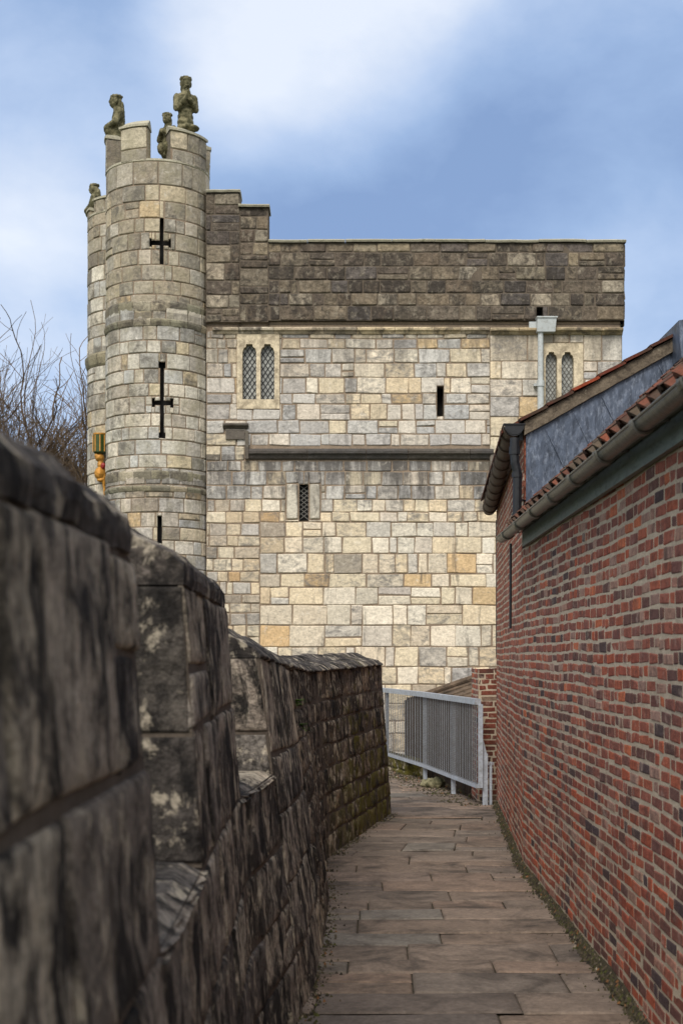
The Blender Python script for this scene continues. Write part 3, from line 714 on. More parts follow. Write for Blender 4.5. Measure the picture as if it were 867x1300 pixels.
t1 = turret((201-CX)*d1/F, d1, 1.027, TZ, -4, [(203, 208, 276, 335), (190, 203.01, 305, 311), (207.99, 217, 305, 311), (203.5, 208.5, 459, 556), (193, 203.51, 508, 514), (208.49, 220, 508, 514), (201.8, 203.51, 459, 467), (208.49, 210.2, 459, 467), (202, 203.51, 549, 556), (208.49, 210, 549, 556), (193, 197, 505.5, 508.01), (193, 197, 513.99, 516.5), (216, 220, 505.5, 508.01), (216, 220, 513.99, 516.5), (190, 193, 302.5, 305.01), (190, 193, 310.99, 313), (214, 217, 302.5, 305.01), (214, 217, 310.99, 313), (200, 206, 655, 690)],
    [(-37, -4.5, EYE+(HY-160)*df/F, .34, .17), (20.5, 74, EYE+(HY-167)*(df+.15)/F, .34, .14), (96, 132, EYE+(HY-164)*df/F, .3, .14), (143, 158, EYE+(HY-170)*df/F, .3, .14), (-176, -148, EYE+(HY-170)*df/F, .3, .14), (-98, -70, EYE+(HY-184)*d1/F, .3, .08)],
    random.Random(21), [(EYE+(HY-388)*df/F, .018, .22), (EYE+(HY-409)*df/F, .04, .16), (EYE+(HY-603)*df/F, .018, .2), (EYE+(HY-620)*df/F, .03, .12)], (EYE+(HY-395)*df/F, EYE+(HY-600)*df/F), 1, None, df)
t1['label'] = 'nearer round turret with cross-shaped arrow slits'
d2 = 31.2
t2 = turret((172-CX)*d2/F, d2, 1.03, EYE+(HY-285)*d2/F, -4, [], [(-100, -62, EYE+(HY-276)*d2/F, .3, .05), (-50, -12, EYE+(HY-268)*d2/F, .3, .12), (10, 60, EYE+(HY-268)*d2/F, .3, .12)], random.Random(22), [(EYE+(HY-465)*d2/F, .06, .3)], (10, 5), 2, None, d2)
t2['label'] = 'farther round turret half hidden behind the nearer one'
# ---- sculpted figures: many overlapping forms fused by a voxel remesh
def ell(bm, c, r, rot=(0, 0, 0)):
    from mathutils import Matrix, Euler
    mtx = Matrix.Translation(c) @ Euler(rot).to_matrix().to_4x4() @ Matrix.Diagonal((*r, 1))
    bmesh.ops.create_icosphere(bm, subdivisions=3, radius=1, matrix=mtx)
def limb(bm, a, b, r0, r1):
    a = Vector(a); b = Vector(b); n = max(3, int((b-a).length/min(r0, r1)*1.6))
    for i in range(n+1): t = i/n; ell(bm, a+(b-a)*t, (r0+(r1-r0)*t,)*3)
def fuse(bm, name, material, parent=None, vox=.014, rough=.006, loc=(0, 0, 0), rz=0, sc=1):
    me = bpy.data.meshes.new(name+'_src'); bm.to_mesh(me); bm.free()
    o = bpy.data.objects.new(name, me); COL.objects.link(o)
    r = o.modifiers.new('r', 'REMESH'); r.mode = 'VOXEL'; r.voxel_size = vox
    s = o.modifiers.new('s', 'SMOOTH'); s.iterations = 2; s.factor = .5
    dg = bpy.context.evaluated_depsgraph_get(); nm = bpy.data.meshes.new_from_object(o.evaluated_get(dg)); o.modifiers.clear(); o.data = nm
    nm.name = name; nm.materials.clear(); nm.materials.append(material)
    for v in nm.vertices: v.co += v.normal*rough*noise.fractal(v.co*22, 1, 2, 3)
    nm.polygons.foreach_set('use_smooth', [True]*len(nm.polygons))
    o.location = loc; o.rotation_euler = (0, 0, rz); o.scale = (sc*.84 if name == 'stone_statue' else sc, sc*.88 if name == 'stone_statue' else sc, sc)
    if parent: o.parent = parent
    return o
def figure(pose):
    bm = bmesh.new()
    # half-length figure standing on z=0, facing -Y, about 1.0 tall
    for k in range(5): ell(bm, (0, .02, .02+.10*k), (.19-.008*k, .15-.006*k, .10))
    ell(bm, (0, .03, .50), (.20, .14, .15)); ell(bm, (0, .03, .585), (.225, .12, .075)); ell(bm, (0, .01, .66), (.09, .09, .09))
    if pose == 'pray':
        ell(bm, (.08, -.02, .02), (.22, .17, .06))
        for s in (1, -1):
            limb(bm, (s*.19, .02, .56), (s*.215, -.03, .36), .078, .066); limb(bm, (s*.21, -.05, .35), (s*.05, -.20, .48), .062, .048)
            ell(bm, (s*.03, -.21, .55), (.035, .04, .09))
            for k in range(4): ell(bm, (s*.026, -.23+.016*k, .63), (.018, .014, .05))
    elif pose == 'stone':
        ell(bm, (0, -.14, .27), (.15, .13, .15)); ell(bm, (0, .12, .4), (.15, .05, .42))
        for s in (1, -1):
            limb(bm, (s*.20, .03, .58), (s*.23, -.04, .37), .08, .07); limb(bm, (s*.23, -.04, .37), (s*.09, -.23, .30), .065, .045); ell(bm, (s*.05, -.25, .29), (.06, .035, .05))
    else:
        for s in (1, -1):
            limb(bm, (s*.19, .02, .57), (s*.22, -.06, .36), .08, .07); limb(bm, (s*.22, -.06, .36), (s*.08, -.17, .48), .06, .045); ell(bm, (s*.05, -.19, .50), (.05, .04, .06))
        ell(bm, (.1, -.10, .14), (.10, .16, .14)); ell(bm, (-.1, -.10, .14), (.10, .16, .14))
    hd = Vector((0, -.03, .815))
    ell(bm, hd, (.105, .115, .125)); ell(bm, hd+Vector((0, -.05, -.065)), (.07, .065, .06))
    ell(bm, hd+Vector((0, -.125, -.01)), (.02, .03, .038)); ell(bm, hd+Vector((0, -.10, .045)), (.085, .03, .018))
    ell(bm, hd+Vector((0, -.11, -.065)), (.04, .02, .014))
    for s in (1, -1): ell(bm, hd+Vector((s*.105, .01, -.01)), (.025, .04, .06))
    for k in range(9):                 # rolls of hair
        a = 2*pi*k/9; ell(bm, hd+Vector((.10*cos(a), .02+.10*sin(a), .085)), (.04, .04, .035))
    ell(bm, hd+Vector((0, .08, -.07)), (.105, .06, .15)); ell(bm, hd+Vector((0, .01, .095)), (.08, .09, .045))
    return bm
GS = 'carved stone figures on the turret tops'
def put(pose, px, py, d, h, rz, label):
    o = fuse(figure(pose), 'stone_statue', M['statue'], loc=P(px, py, d), rz=rz, sc=h/.92); tag(o, label, 'statue', GS); return o
put('pray', 236, 164, 27.85, 1.0, radians(18), 'mossy stone figure with hands pressed together in prayer, largest one topping the turret')
put('stone', 149, 184, 28.5, .98, radians(-80), 'slender stone figure in profile facing left, hugging a boulder on the turret edge')
put('crouch', 213, 198, 27.8, .82, radians(-30), 'small crouched stone figure wedged in the gap between the turret battlements')
put('stone', 121, 284, 31.2, .86, radians(-100), 'weathered stone figure on the lower, farther turret at far left')
for o, hz in ((bpy.data.objects['stone_statue'], 0),): pass
# ---- gilded heraldic carving on the turret flank
HC = thing('heraldic_carving', 'gilded and green heraldic carving fixed to the left side of the turret', 'carving', P(127, 600, 30.2))
base = P(127, 600, 30.2)
bm = bmesh.new(); s_ = 30.2/F
ell(bm, base+Vector((-.0, 0, .32)), (.10, .1, .09)); ell(bm, base+Vector((-.05, -.02, .36)), (.06, .06, .05)); ell(bm, base+Vector((.03, 0, .26)), (.05, .06, .09))
ell(bm, base+Vector((.02, 0, .17)), (.07, .07, .09)); ell(bm, base+Vector((0, 0, -.02)), (.115, .11, .14)); ell(bm, base+Vector((.03, 0, -.16)), (.09, .08, .05)); ell(bm, base+Vector((.09, 0, -.1)), (.04, .05, .26)); ell(bm, base+Vector((.1, 0, -.36)), (.025, .03, .14))
fo = fuse(bm, 'gilt_helm', M['gold'], vox=.012); fo.parent = HC; fo.location = -HC.location
bm = bmesh.new(); ell(bm, base+Vector((.08, -.06, .14)), (.05, .03, .07)); fo = fuse(bm, 'red_mantling', M['redp'], vox=.01); fo.parent = HC; fo.location = -HC.location
mb = MB(); z0, z1 = EYE+(HY-576)*s_, EYE+(HY-551)*s_; n = 10
cxx = base.x
mb.tube([(cxx, 30.2, z0), (cxx, 30.2, z0+.03), (cxx, 30.2, z1-.03), (cxx, 30.2, z1)], [.10, .135, .135, .12], 16); mb.build('green_canopy', M['greenp'], HC)
mb = MB()
for k in range(8): a = 2*pi*k/8+.2; mb.beam((cxx+.137*cos(a), 30.2+.137*sin(a), z0+.04), (cxx+.137*cos(a), 30.2+.137*sin(a), z1-.03), .022, .012)
mb.tube([(cxx, 30.2, z1-.02), (cxx, 30.2, z1+.012)], .14, 16)
mb.build('gilt_rib', M['gold'], HC)
# ============================================================ BRICK HOUSES
BR = [(3.0, (154, 92, 75)), (2.6, (138, 88, 76)), (1.5, (112, 80, 72)), (1.8, (170, 96, 72)), (.3, (88, 73, 71)), (1.6, (164, 130, 114)), (.5, (192, 110, 76))]
BRL = [(3, (154, 84, 66)), (2, (172, 90, 64)), (1.8, (116, 78, 70)), (.8, (84, 69, 69)), (1, (136, 84, 70)), (.8, (162, 118, 102))]
BRF = [(4, (160, 98, 79)), (2.5, (142, 91, 76)), (1.5, (178, 106, 80)), (.6, (110, 80, 73)), (.8, (174, 132, 112))]
def brickwork(mb, Fm, s0, s1, z0, z1, rnd, tab, ch=.068, header=.36, holes=(), topf=None, res=.2, wav=.0):
    z = z0; k = 0
    while z < z1-.02:
        s = s0-rnd.uniform(0, .2); hrow = (k % 5 != 3)
        while s < s1-.01:
            w = .112 if rnd.random() < header else .225
            w *= rnd.uniform(.9, 1.08); a, b = max(s, s0), min(s+w, s1); s += w; zj = rnd.uniform(-.003, .003)
            if b-a < .03: continue
            j = rnd.uniform(.012, .020)
            if topf and z+ch > topf((a+b)/2): continue
            q = (a+j*.5, b-j*.5, z+.0075+zj+rnd.uniform(-.002, .002), z+ch-.007+zj+rnd.uniform(-.002, .002))
            t = tab(a, z) if callable(tab) else tab
            for r in subtract(q, holes): block(mb, Fm, r, .007, .3, .0026+rnd.uniform(-.0015, .002), .002, pick(rnd, t), rnd, 12, -.002, .0065, roundness=1)
        z += ch; k += 1
NH = thing('brick_house', 'near red brick house with pantiled eaves and long grey-green gutter', 'house', (3, 6, 0))
rnd = random.Random(31)
def wav(s, z): return .02*noise.noise(Vector((s*.7, z*.9, 3)))
def Fn(s, z, h): return Vector((wallx(s)-h+wav(s, z), s, z+.018*noise.noise(Vector((s*.8, z*.35, 9)))))
def tabn(s, z):
    if z < 1.0: return BRL if rnd.random() < .75 else BR
    return BRL if rnd.random() < .12 else BR
YN0, YN1 = 1.0, 12.06
EZ = 2.74
mb = MB(); brickwork(mb, Fn, YN0, YN1, -.02, EZ, rnd, tabn)
backing(mb, Fn, YN0, YN1, -.1, EZ, [], 1, 0, .12)
xr = 6.2
PITCH = radians(43); XRI = 3.15
def rz(x, x0=1.30, z0=EZ+.10): return z0+(x-x0)*math.tan(PITCH)
for y in (YN0, YN1-.005):
    mb.poly([Vector((wallx(y)+.03, y, -4)), Vector((wallx(y)+.03, y, EZ)), Vector((XRI, y, rz(XRI)-.12)), Vector((2*XRI-1.45, y, EZ)), Vector((2*XRI-1.45, y, -4))], srgb(110, 62, 52), 0)
mb.quadgrid([[Vector((2*XRI-1.45, YN0, -4)), Vector((2*XRI-1.45, YN1, -4))], [Vector((2*XRI-1.45, YN0, EZ)), Vector((2*XRI-1.45, YN1, EZ))]], srgb(110, 62, 52), 0)
mb.build('wall', [M['brick'], M['brickmortar']], NH)
# pantiles: rows climbing the slope, each column an S-shaped roll
def pantiles(Y0, Y1, xf, zf, xridge, pitch, pitchw=.235, course=.30, rows_=None, seed=1, sidef=1):
    r_ = random.Random(seed); mb = MB(); n = int((Y1-Y0)/pitchw); pw = (Y1-Y0)/n
    L = (xridge-xf(Y0))/cos(pitch); nc = max(1, int(L/course)+1)
    TC = [(3, (118, 72, 55)), (3, (104, 66, 52)), (1, (140, 80, 58)), (2, (88, 64, 52)), (1.5, (92, 80, 66))]
    for c in range(nc):
        for i in range(n):
            col = pick(r_, TC); y0 = Y0+i*pw; dz = r_.uniform(-.006, .008); dx = r_.uniform(-.014, .012)
            rows = []
            u0, u1 = c*course-.0+dx, min(L, c*course+course+.05)
            if u1 <= u0+.02: continue
            for (u, lift, un) in ((u0, .0, -.026), (u0, 0, 0), ((u0+u1)/2, .5, 0), (u1, 1, 0)):
                row = []
                for k in range(9):
                    t = k/8; y = y0+pw*1.06*t
                    prof = .038*cos(2*pi*t-.4)-.007*cos(4*pi*t) 
                    hgt = prof+.045*(1-lift)+dz+un
                    x = xf(y)+u*cos(pitch)-hgt*sin(pitch); z = zf(y)+u*sin(pitch)+hgt*cos(pitch)
                    row.append(Vector((x, y, z)))
                rows.append(row)
            mb.quadgrid(rows, col)
    return mb
nearx = lambda y: wallx(y)-.10
nearz = lambda y: EZ+.135
mb = pantiles(YN0-.1, YN1-.02, nearx, nearz, XRI, PITCH, seed=4)
# dark roof deck just under the tiles, and the back slope
xe = 1.36
mb.quadgrid([[Vector((nearx(y)+.03, y, EZ+.09)), Vector((XRI, y, nearz(0)+(XRI-nearx(y))*math.tan(PITCH)-.03))] for y in (YN0, YN1)], srgb(40, 32, 28))
mb.quadgrid([[Vector((2*XRI-1.3, y, EZ+.09)), Vector((XRI, y, nearz(0)+(XRI-nearx(y))*math.tan(PITCH)-.0))] for y in (YN0, YN1)], srgb(120, 68, 50))
mb.tube([(XRI, YN0, nearz(0)+(XRI-1.45)*math.tan(PITCH)+.04), (XRI, YN1-.02, nearz(0)+(XRI-1.45)*math.tan(PITCH)+.04)], .11, 12, srgb(128, 70, 50))
mb.build('roof', M['tile'], NH, smooth=False)
# fascia / soffit board
mb = MB(); A = (wallx(YN0)-.028, YN0, EZ); B = (wallx(YN1)-.028, YN1-.25, EZ)
mb.beam((A[0], A[1], EZ+.03), (B[0], B[1], EZ+.03), .03, .13)
mb.beam((A[0]-.03, A[1], EZ+.108), (B[0]-.03, B[1], EZ+.108), .10, .02)
mb.build('fascia_board', M['fascia'], NH)
# half-round gutter with joint collars and brackets
def gutter(pts, r, material, parent, nj, outer=True, end_m=None, lip=True):
    mb = MB(); pts = [Vector(p) for p in pts]; sub = []
    for a, b in zip(pts, pts[1:]):
        n = 12
        for i in range(n): sub.append(a+(b-a)*i/n)
    sub.append(pts[-1])
    mb.tube(sub, r, 14, a0=pi, a1=2*pi, cap=False); mb.tube(sub, r-.006, 14, a0=pi, a1=2*pi, cap=False)
    d = (pts[-1]-pts[0]).normalized(); x = d.cross(Vector((0, 0, 1))).normalized()
    for s in (1, -1): mb.tube([p+x*s*r+Vector((0, 0, .003)) for p in (pts[0], pts[-1])], .007, 8)
    for p in (pts[0], pts[-1]):
        mb.poly([p+x*r*cos(pi+pi*k/12)+Vector((0, 0, r*sin(pi+pi*k/12))) for k in range(13)])
    L = (pts[-1]-pts[0]).length
    g = mb.build('gutter', material, parent, smooth=False)
    for i in range(nj):
        c = pts[0]+d*(L*(i+.5)/nj); m2 = MB()
        m2.tube([c-d*.035, c-d*.03, c+d*.03, c+d*.035], [r+.002, r+.012, r+.012, r+.002], 14, a0=pi-.15, a1=2*pi+.15, cap=False)
        if i % 2 == 0: m2.tube([c-d*.012, c+d*.012], r+.02, 14, a0=pi-.1, a1=2*pi+.1, cap=False)
        m2.beam(c+x*(r+.01), c+x*(r+.08)+Vector((0, 0, .01)), .03, .006) 
        m2.build('gutter_bracket', material, g)
    return g
gx0 = lambda y: wallx(y)-.16
gutter([(gx0(YN0), YN0, EZ+.075), (gx0(12.35)-.01, 12.35, EZ+.085)], .046, M['gutter'], NH, 12)
# ---- far house
FH = thing('brick_house', 'taller red brick house beyond, its gable clad in blue-grey lead', 'house', (3, 14.7, 0))
YF0, YF1 = 12.06, 17.35
EF = 3.72; TV = math.tan(radians(29.4)); XF0 = 1.50; XRG = 3.9
rnd = random.Random(33)
def Ff(s, z, h): return Vector((wallx(s)-h, s, z+.02*noise.noise(Vector((s*.9, z*.5, 2)))))
mb = MB(); brickwork(mb, Ff, YF0+.004, YF1, -.02, EF, rnd, lambda s, z: BRF if z > 1.6 else (BRF if rnd.random() < .5 else BRL)); backing(mb, Ff, YF0, YF1, -.1, EF, [], 1, 0, .12)
def Fg2(s, z, h): return Vector((s, YF0-h, z))
brickwork(mb, Fg2, 1.545, 1.70, 2.6, EF, rnd, BRF); 
for y in (YF0+.001, YF1): mb.poly([Vector((1.55 if y < 13 else 1.9, y, -4)), Vector((1.55 if y < 13 else 1.9, y, EF)), Vector((XRG, y, EF+(XRG-1.55)*TV)), Vector((2*XRG-1.55, y, EF)), Vector((2*XRG-1.55, y, -4))], srgb(128, 76, 60), 0)
mb.quadgrid([[Vector((2*XRG-1.55, YF0, -4)), Vector((2*XRG-1.55, YF1, -4))], [Vector((2*XRG-1.55, YF0, EF)), Vector((2*XRG-1.55, YF1, EF))]], srgb(120, 70, 55), 0)
mb.build('wall', [M['brick'], M['brickmortar']], FH)
# lead cladding of the gable: sheets with welted seams
mb = MB(); xa = (667-CX)*YF0/F
def vz(x): return EF+.02+(x-1.50)*TV
nseg = 26; zs_ = 2.55
rows = []
for j in range(15):
    row = []
    for i in range(nseg*2+1):
        x = xa+(3.6-xa)*i/(nseg*2); z = zs_+(vz(x)-.10-zs_)*j/14
        y = YF0-.03+.014*noise.fractal(Vector((x*3.0, z*1.8, 0)), 1, 2, 3)-.006*max(0, sin((x*1.2+z*.9)*9))**8
        row.append(Vector((x, y, z)))
    rows.append(row)
mb.quadgrid(rows)
lead_clad = mb.build('lead_cladding', M['lead'], FH, smooth=True)
mb = MB()
for i in range(9):
    x = xa+.16+i*.24; zt = vz(x)-.14
    mb.beam((x+.22, YF0-.034, zt-.45), (x, YF0-.034, zt), .012, .006)
mb.beam((xa+.004, YF0-.034, 2.62), (xa+.004, YF0-.034, vz(xa)-.12), .012, .02)
mb.build('lead_seam', M['lead'], lead_clad)
# verge: mortar bed + tile edges
mb = MB(); a = Vector((1.545, YF0-.02, vz(1.545)-.045)); b = Vector((2.86, YF0-.02, vz(2.86)-.045))
rows = []
for i in range(41):
    p = a+(b-a)*i/40; w = .007*noise.noise(p*9); hw = .058
    rows.append([p+Vector((0, .03, -hw)), p+Vector((0, -.05+w, -hw+w)), p+Vector((0, -.052+w*1.5, 0)), p+Vector((0, -.05+w, hw)), p+Vector((0, .03, hw))])
mb.quadgrid(rows); mb.poly(rows[0]); mb.poly(rows[-1][::-1]); mb.build('verge_mortar', M['lichen'], FH)
mb = MB(); r_ = random.Random(5)
n = 6; dv = (b-a)/n; up = Vector((-sin(radians(29.4)), 0, cos(radians(29.4))))
for i in range(n):
    c = pick(r_, [(3, (120, 62, 48)), (2, (92, 58, 48)), (1, (150, 74, 50))]); p = a+dv*i+up*(.07); q = p+dv*1.04
    mb.hexa([p+Vector((0, -.085, -.004)), q+Vector((0, -.085, -.02)), q+Vector((0, .3, -.02)), p+Vector((0, .3, -.004)), p+Vector((0, -.085, 0))+up*.022, q+Vector((0, -.085, 0))+up*.006, q+Vector((0, .3, 0))+up*.006, p+Vector((0, .3, 0))+up*.022], c)
# main roof slopes
tz0 = vz(1.30)
mb.hexa([Vector((1.36, YF0+.02, vz(1.36)+.03)), Vector((1.36+.35, YF1+.1, vz(1.36)+.03)), Vector((XRG, YF1+.1, vz(XRG)+.03)), Vector((XRG, YF0+.02, vz(XRG)+.03)),
         Vector((1.36, YF0+.02, vz(1.36)+.06)), Vector((1.36+.35, YF1+.1, vz(1.36)+.06)), Vector((XRG, YF1+.1, vz(XRG)+.06)), Vector((XRG, YF0+.02, vz(XRG)+.06))], srgb(110, 64, 50))
mb.quadgrid([[Vector((XRG, YF0, vz(XRG)+.06)), Vector((XRG, YF1+.1, vz(XRG)+.06))], [Vector((2*XRG-1.3, YF0, tz0)), Vector((2*XRG-1.3, YF1+.1, tz0))]], srgb(110, 64, 50))
mb.build('roof', M['tile'], FH)
# lead-covered box gutter/chimney base rising at the top of the verge
mb = MB(); x0 = (853-CX)*11.95/F
rows = []
mb.hexa([Vector(p) for p in ((x0+.02, 11.72, 4.26), (x0+.75, 11.72, 4.26), (x0+.75, 12.5, 4.26), (x0+.02, 12.5, 4.26), (x0, 11.72, 4.57), (x0+.75, 11.72, 4.70), (x0+.75, 12.5, 4.70), (x0, 12.5, 4.57))])
mb.build('lead_saddle', M['lead'], FH)
# far gutter (brown, ribbed) with black stop end
g2 = gutter([(wallx(YF0)-.10, YF0-.02, EF+.02), (wallx(YF1)-.10, YF1-.1, EF-.14)], .078, M['bgutter'], FH, 10)
mb = MB(); cx_, cz_ = wallx(YF0)-.085, EF+.035
mb.poly([Vector((cx_+.085*cos(pi+pi*k/12), YF0-.07, cz_+.10*sin(pi+pi*k/12))) for k in range(13)])
mb.tube([(cx_, YF0-.075, cz_), (cx_, YF0+.0, cz_)], .088, 14, a0=pi, a1=2*pi, cap=False)
mb.box(cx_-.092, cx_+.092, YF0-.08, YF0-.0, cz_-.004, cz_+.006)
mb.build('stop_end', M['iron'], g2)
# eaves soffit brick shade board behind gutter
mb = MB(); mb.beam((wallx(YF0)-.02, YF0+.01, EF-.02), (wallx(YF1)-.02, YF1, EF-.02), .03, .14); mb.build('fascia_board', M['iron'], FH)
# black downpipe with offset
mb = MB(); yd = YF0-.09; X = lambda px: (px-CX)*yd/F; Z = lambda py: EYE+(HY-py)*yd/F
pts = [(X(653), yd, Z(556)), (X(653), yd, Z(580)), (X(653.5), yd, Z(588)), (X(656), yd, Z(598)), (X(656.5), yd, Z(606)), (X(656), yd, Z(654))]
mb.tube(pts, .038, 14); mb.tube([(X(653), yd, Z(567)), (X(653), yd, Z(577))], .046, 14); mb.tube([(X(656), yd, Z(600)), (X(656), yd, Z(606))], .044, 14)
mb.tube([(X(656), yd, Z(652)), (X(655.5), yd, Z(664))], .045, 14)
mb.beam((X(656), yd, Z(634)), (X(668), YF0, Z(634)), .012, .012)
dpp = mb.build('downpipe', M['iron'], FH)
mb = MB(); mb.tube([(X(655), yd, Z(660)), (X(653), yd-.02, Z(676))], .036, 14); mb.build('pipe_shoe', M['galv'], dpp)
mb = MB(); xc = (648-CX)*12.0/F; mb.tube([(xc, 12.0, EYE+(HY-690)*12/F), (xc, 12.02, EYE+(HY-798)*12/F)], .011, 8); mb.build('cable', M['iron'], FH)
xc = (630.5-CX)*17.37/F; mb = MB(); mb.tube([(xc, 17.37, EYE+(HY-660)*17.37/F), (xc, 17.37, EYE+(HY-835)*17.37/F)], .014, 8); mb.build('cable', M['iron'], FH)
# ============================================================ PIER, RAILING, THINGS BEYOND
mb = MB(); rnd = random.Random(41); yb = 17.42; x0, x1 = (607-CX)*yb/F, (632-CX)*yb/F+.05; zt = EYE+(HY-851)*yb/F
def Fp1(s, z, h): return Vector((s, yb-h, z))
brickwork(mb, Fp1, x0, x1, -.6, zt, rnd, [(3, (128, 72, 58)), (2, (104, 64, 54)), (1, (140, 116, 98)), (1, (74, 54, 50))], header=.35)
backing(mb, Fp1, x0, x1, -.6, zt, [], 1, 0, .3)
def Fp2(s, z, h): return Vector((x0-h, yb+s, z))
brickwork(mb, Fp2, 0, .9, -.6, zt, rnd, BR); backing(mb, Fp2, 0, .9, -.6, zt, [], 1, 0, .3)
mb.box(x0+.004, x1, yb+.004, yb+.9, -4, zt+.004, srgb(110, 80, 66))
tag(mb.build('brick_pier', [M['brick'], M['brickmortar']]), 'low narrow red brick pier between the railing and the brick wall', 'pier')
RL = thing('metal_railing', 'pale galvanised mesh railing curving along the right of the path end', 'railing', (1.2, 20, 0))
RP = [Vector((1.63, 16.95, 0)), Vector((1.42, 18.4, 0)), Vector((1.16, 20.2, 0)), (Vector((.70, 22.6, 0))), Vector((.30, 24.0, 0))]
ZTOP, ZBOT = 1.245, .235
mb = MB()
for a, b in zip(RP, RP[1:]): mb.beam(a+Vector((0, 0, ZTOP)), b+Vector((0, 0, ZTOP)), .07, .07)
mb.build('top_rail', M['galv'], RL)
mb = MB()
for a, b in zip(RP, RP[1:]): mb.beam(a+Vector((0, 0, ZBOT)), b+Vector((0, 0, ZBOT)), .05, .045)
mb.build('bottom_rail', M['galv'], RL)
def lerpRP(t):
    t *= len(RP)-1; i = min(int(t), len(RP)-2); return RP[i]+(RP[i+1]-RP[i])*(t-i)
for q, zb in ((RP[0]+Vector((0, .02, 0)), ZBOT-.02), (RP[1], -.05), (RP[2], -.05), (RP[3], -.05)):
    mb = MB(); mb.beam(q+Vector((.03, 0, zb)), q+Vector((.03, 0, ZTOP-.03)), .055, .05); mb.build('post', M['galv'], RL)
mb = MB(); q = RP[0]+Vector((.09, .06, 0)); mb.beam(q+Vector((0, 0, -.05)), q+Vector((-.0, 0, .62)), .06, .05); mb.beam(q+Vector((0, 0, .60)), RP[0]+Vector((.02, .03, .86)), .05, .04)
mb.beam(q+Vector((.07, .04, .0)), q+Vector((.07, .04, .52)), .03, .04); mb.beam(q+Vector((-.0, .0, .5)), q+Vector((.1, .06, .5)), .04, .03)
mb.build('brace_post', M['galv'], RL)
bars = 0; tot = 62
for i in range(1, tot):
    p = lerpRP(i/tot); m1_ = MB(); m1_.beam(p+Vector((0, 0, ZBOT)), p+Vector((0, 0, ZTOP-.03)), .009, .018); m1_.build('bar', M['galv' if i % 16 else 'galv'], RL)
mb = MB()
for a, b in zip(RP, RP[1:]):
    for k in range(1, 44):
        z = ZBOT+(ZTOP-ZBOT)*k/44; mb.beam(a+Vector((-.014, 0, z)), b+Vector((-.014, 0, z)), .003, .003)
    n = int((b-a).length/.06)
    for k in range(n): p = a+(b-a)*k/n; mb.beam(p+Vector((-.016, 0, ZBOT)), p+Vector((-.016, 0, ZTOP-.03)), .003, .003)
mb.build('wire_mesh', M['wire'], RL)
mb = MB(); a = RP[0]+Vector((.05, .05, 0)); b = Vector((x0, yb-.02, 0))
for k in range(22): z = .35+(.85)*k/21; mb.beam(a+Vector((0, 0, z)), b+Vector((0, 0, z)), .003, .003)
for k in range(8): p = a+(b-a)*k/7; mb.beam(p+Vector((0, 0, .35)), p+Vector((0, 0, 1.2)), .003, .003)
mb.build('infill_mesh', M['wire'], RL)
# kerb plinth under the far part of the railing
mb = MB(); rnd = random.Random(51)
def plinth(a, b, z1, n):
    def Fk(s, z, h): d = (b-a); nn = Vector((-d.y, d.x, 0)).normalized(); nn = nn if nn.x < 0 else -nn; return a+d*s/d.length+Vector((0, 0, z))+nn*h
    for r in layout(0, (b-a).length, -.1, z1, (.15, .2), (.3, .6), rnd): block(mb, Fk, r, .02, .08, .02, .02, pick(rnd, [(1, (110, 96, 80)), (1, (84, 72, 60))]), rnd)
    d = (b-a).normalized(); nn = Vector((.3, .05, 0))
    mb.hexa([a+Vector((.002, 0, -.1)), b+Vector((.002, 0, -.1)), b+nn+Vector((0, 0, -.1)), a+nn+Vector((0, 0, -.1)), a+Vector((.002, 0, z1)), b+Vector((.002, 0, z1)), b+nn+Vector((0, 0, z1)), a+nn+Vector((0, 0, z1))], srgb(80, 70, 58))
plinth(Vector((.98, 21.3, 0)), Vector((.45, 23.6, 0)), .22, 8)
mb.poly([Vector((-2.4, 23.3, -.1)), Vector((.5, 23.3, -.1)), Vector((.5, 23.3, .2)), Vector((-2.4, 23.3, .2))], srgb(90, 78, 64))
mb.box(-2.4, .5, 23.32, 23.6, -4, .2, srgb(90, 78, 64))
tag(mb.build('low_kerb_wall', [M['parapet'], M['pmortar']]), 'low brown stone kerb wall closing the far end of the path under the railing', 'kerb')
# dark board fence just beyond the railing
FN = thing('board_fence', 'dark brown vertical board fence seen through the mesh railing', 'fence', (1.6, 21, -1))
mb = MB(); rnd = random.Random(61)
fa = Vector((2.05, 17.9, 0)); fb = Vector((1.05, 23.6, 0)); n = 46
for i in range(n):
    p = fa+(fb-fa)*i/n; q = fa+(fb-fa)*(i+.93)/n; t = i/n; zt = 1.17+.04*sin(t*3)+ rnd.uniform(-.006, .006) - max(0, t-.8)*.7
    nn = Vector((.02, 0, 0)); dd_ = Vector((-.008 if i % 2 else .004, 0, 0))
    mb.hexa([p+dd_+Vector((0, 0, -1)), q+dd_+Vector((0, 0, -1)), q+dd_+nn+Vector((0, 0, -1)), p+dd_+nn+Vector((0, 0, -1)), p+dd_+Vector((0, 0, zt)), q+dd_+Vector((0, 0, zt)), q+dd_+nn+Vector((0, 0, zt)), p+dd_+nn+Vector((0, 0, zt))], vary(srgb(62, 49, 40), rnd, .25))
mb.build('board_panel', M['board'], FN)
mb = MB()
for t in (0, .33, .66, 1): p = fa+(fb-fa)*t; mb.box(p.x+.03, p.x+.13, p.y-.05, p.y+.05, -4, 1.1, srgb(70, 58, 48))
mb.build('post', M['board'], FN)
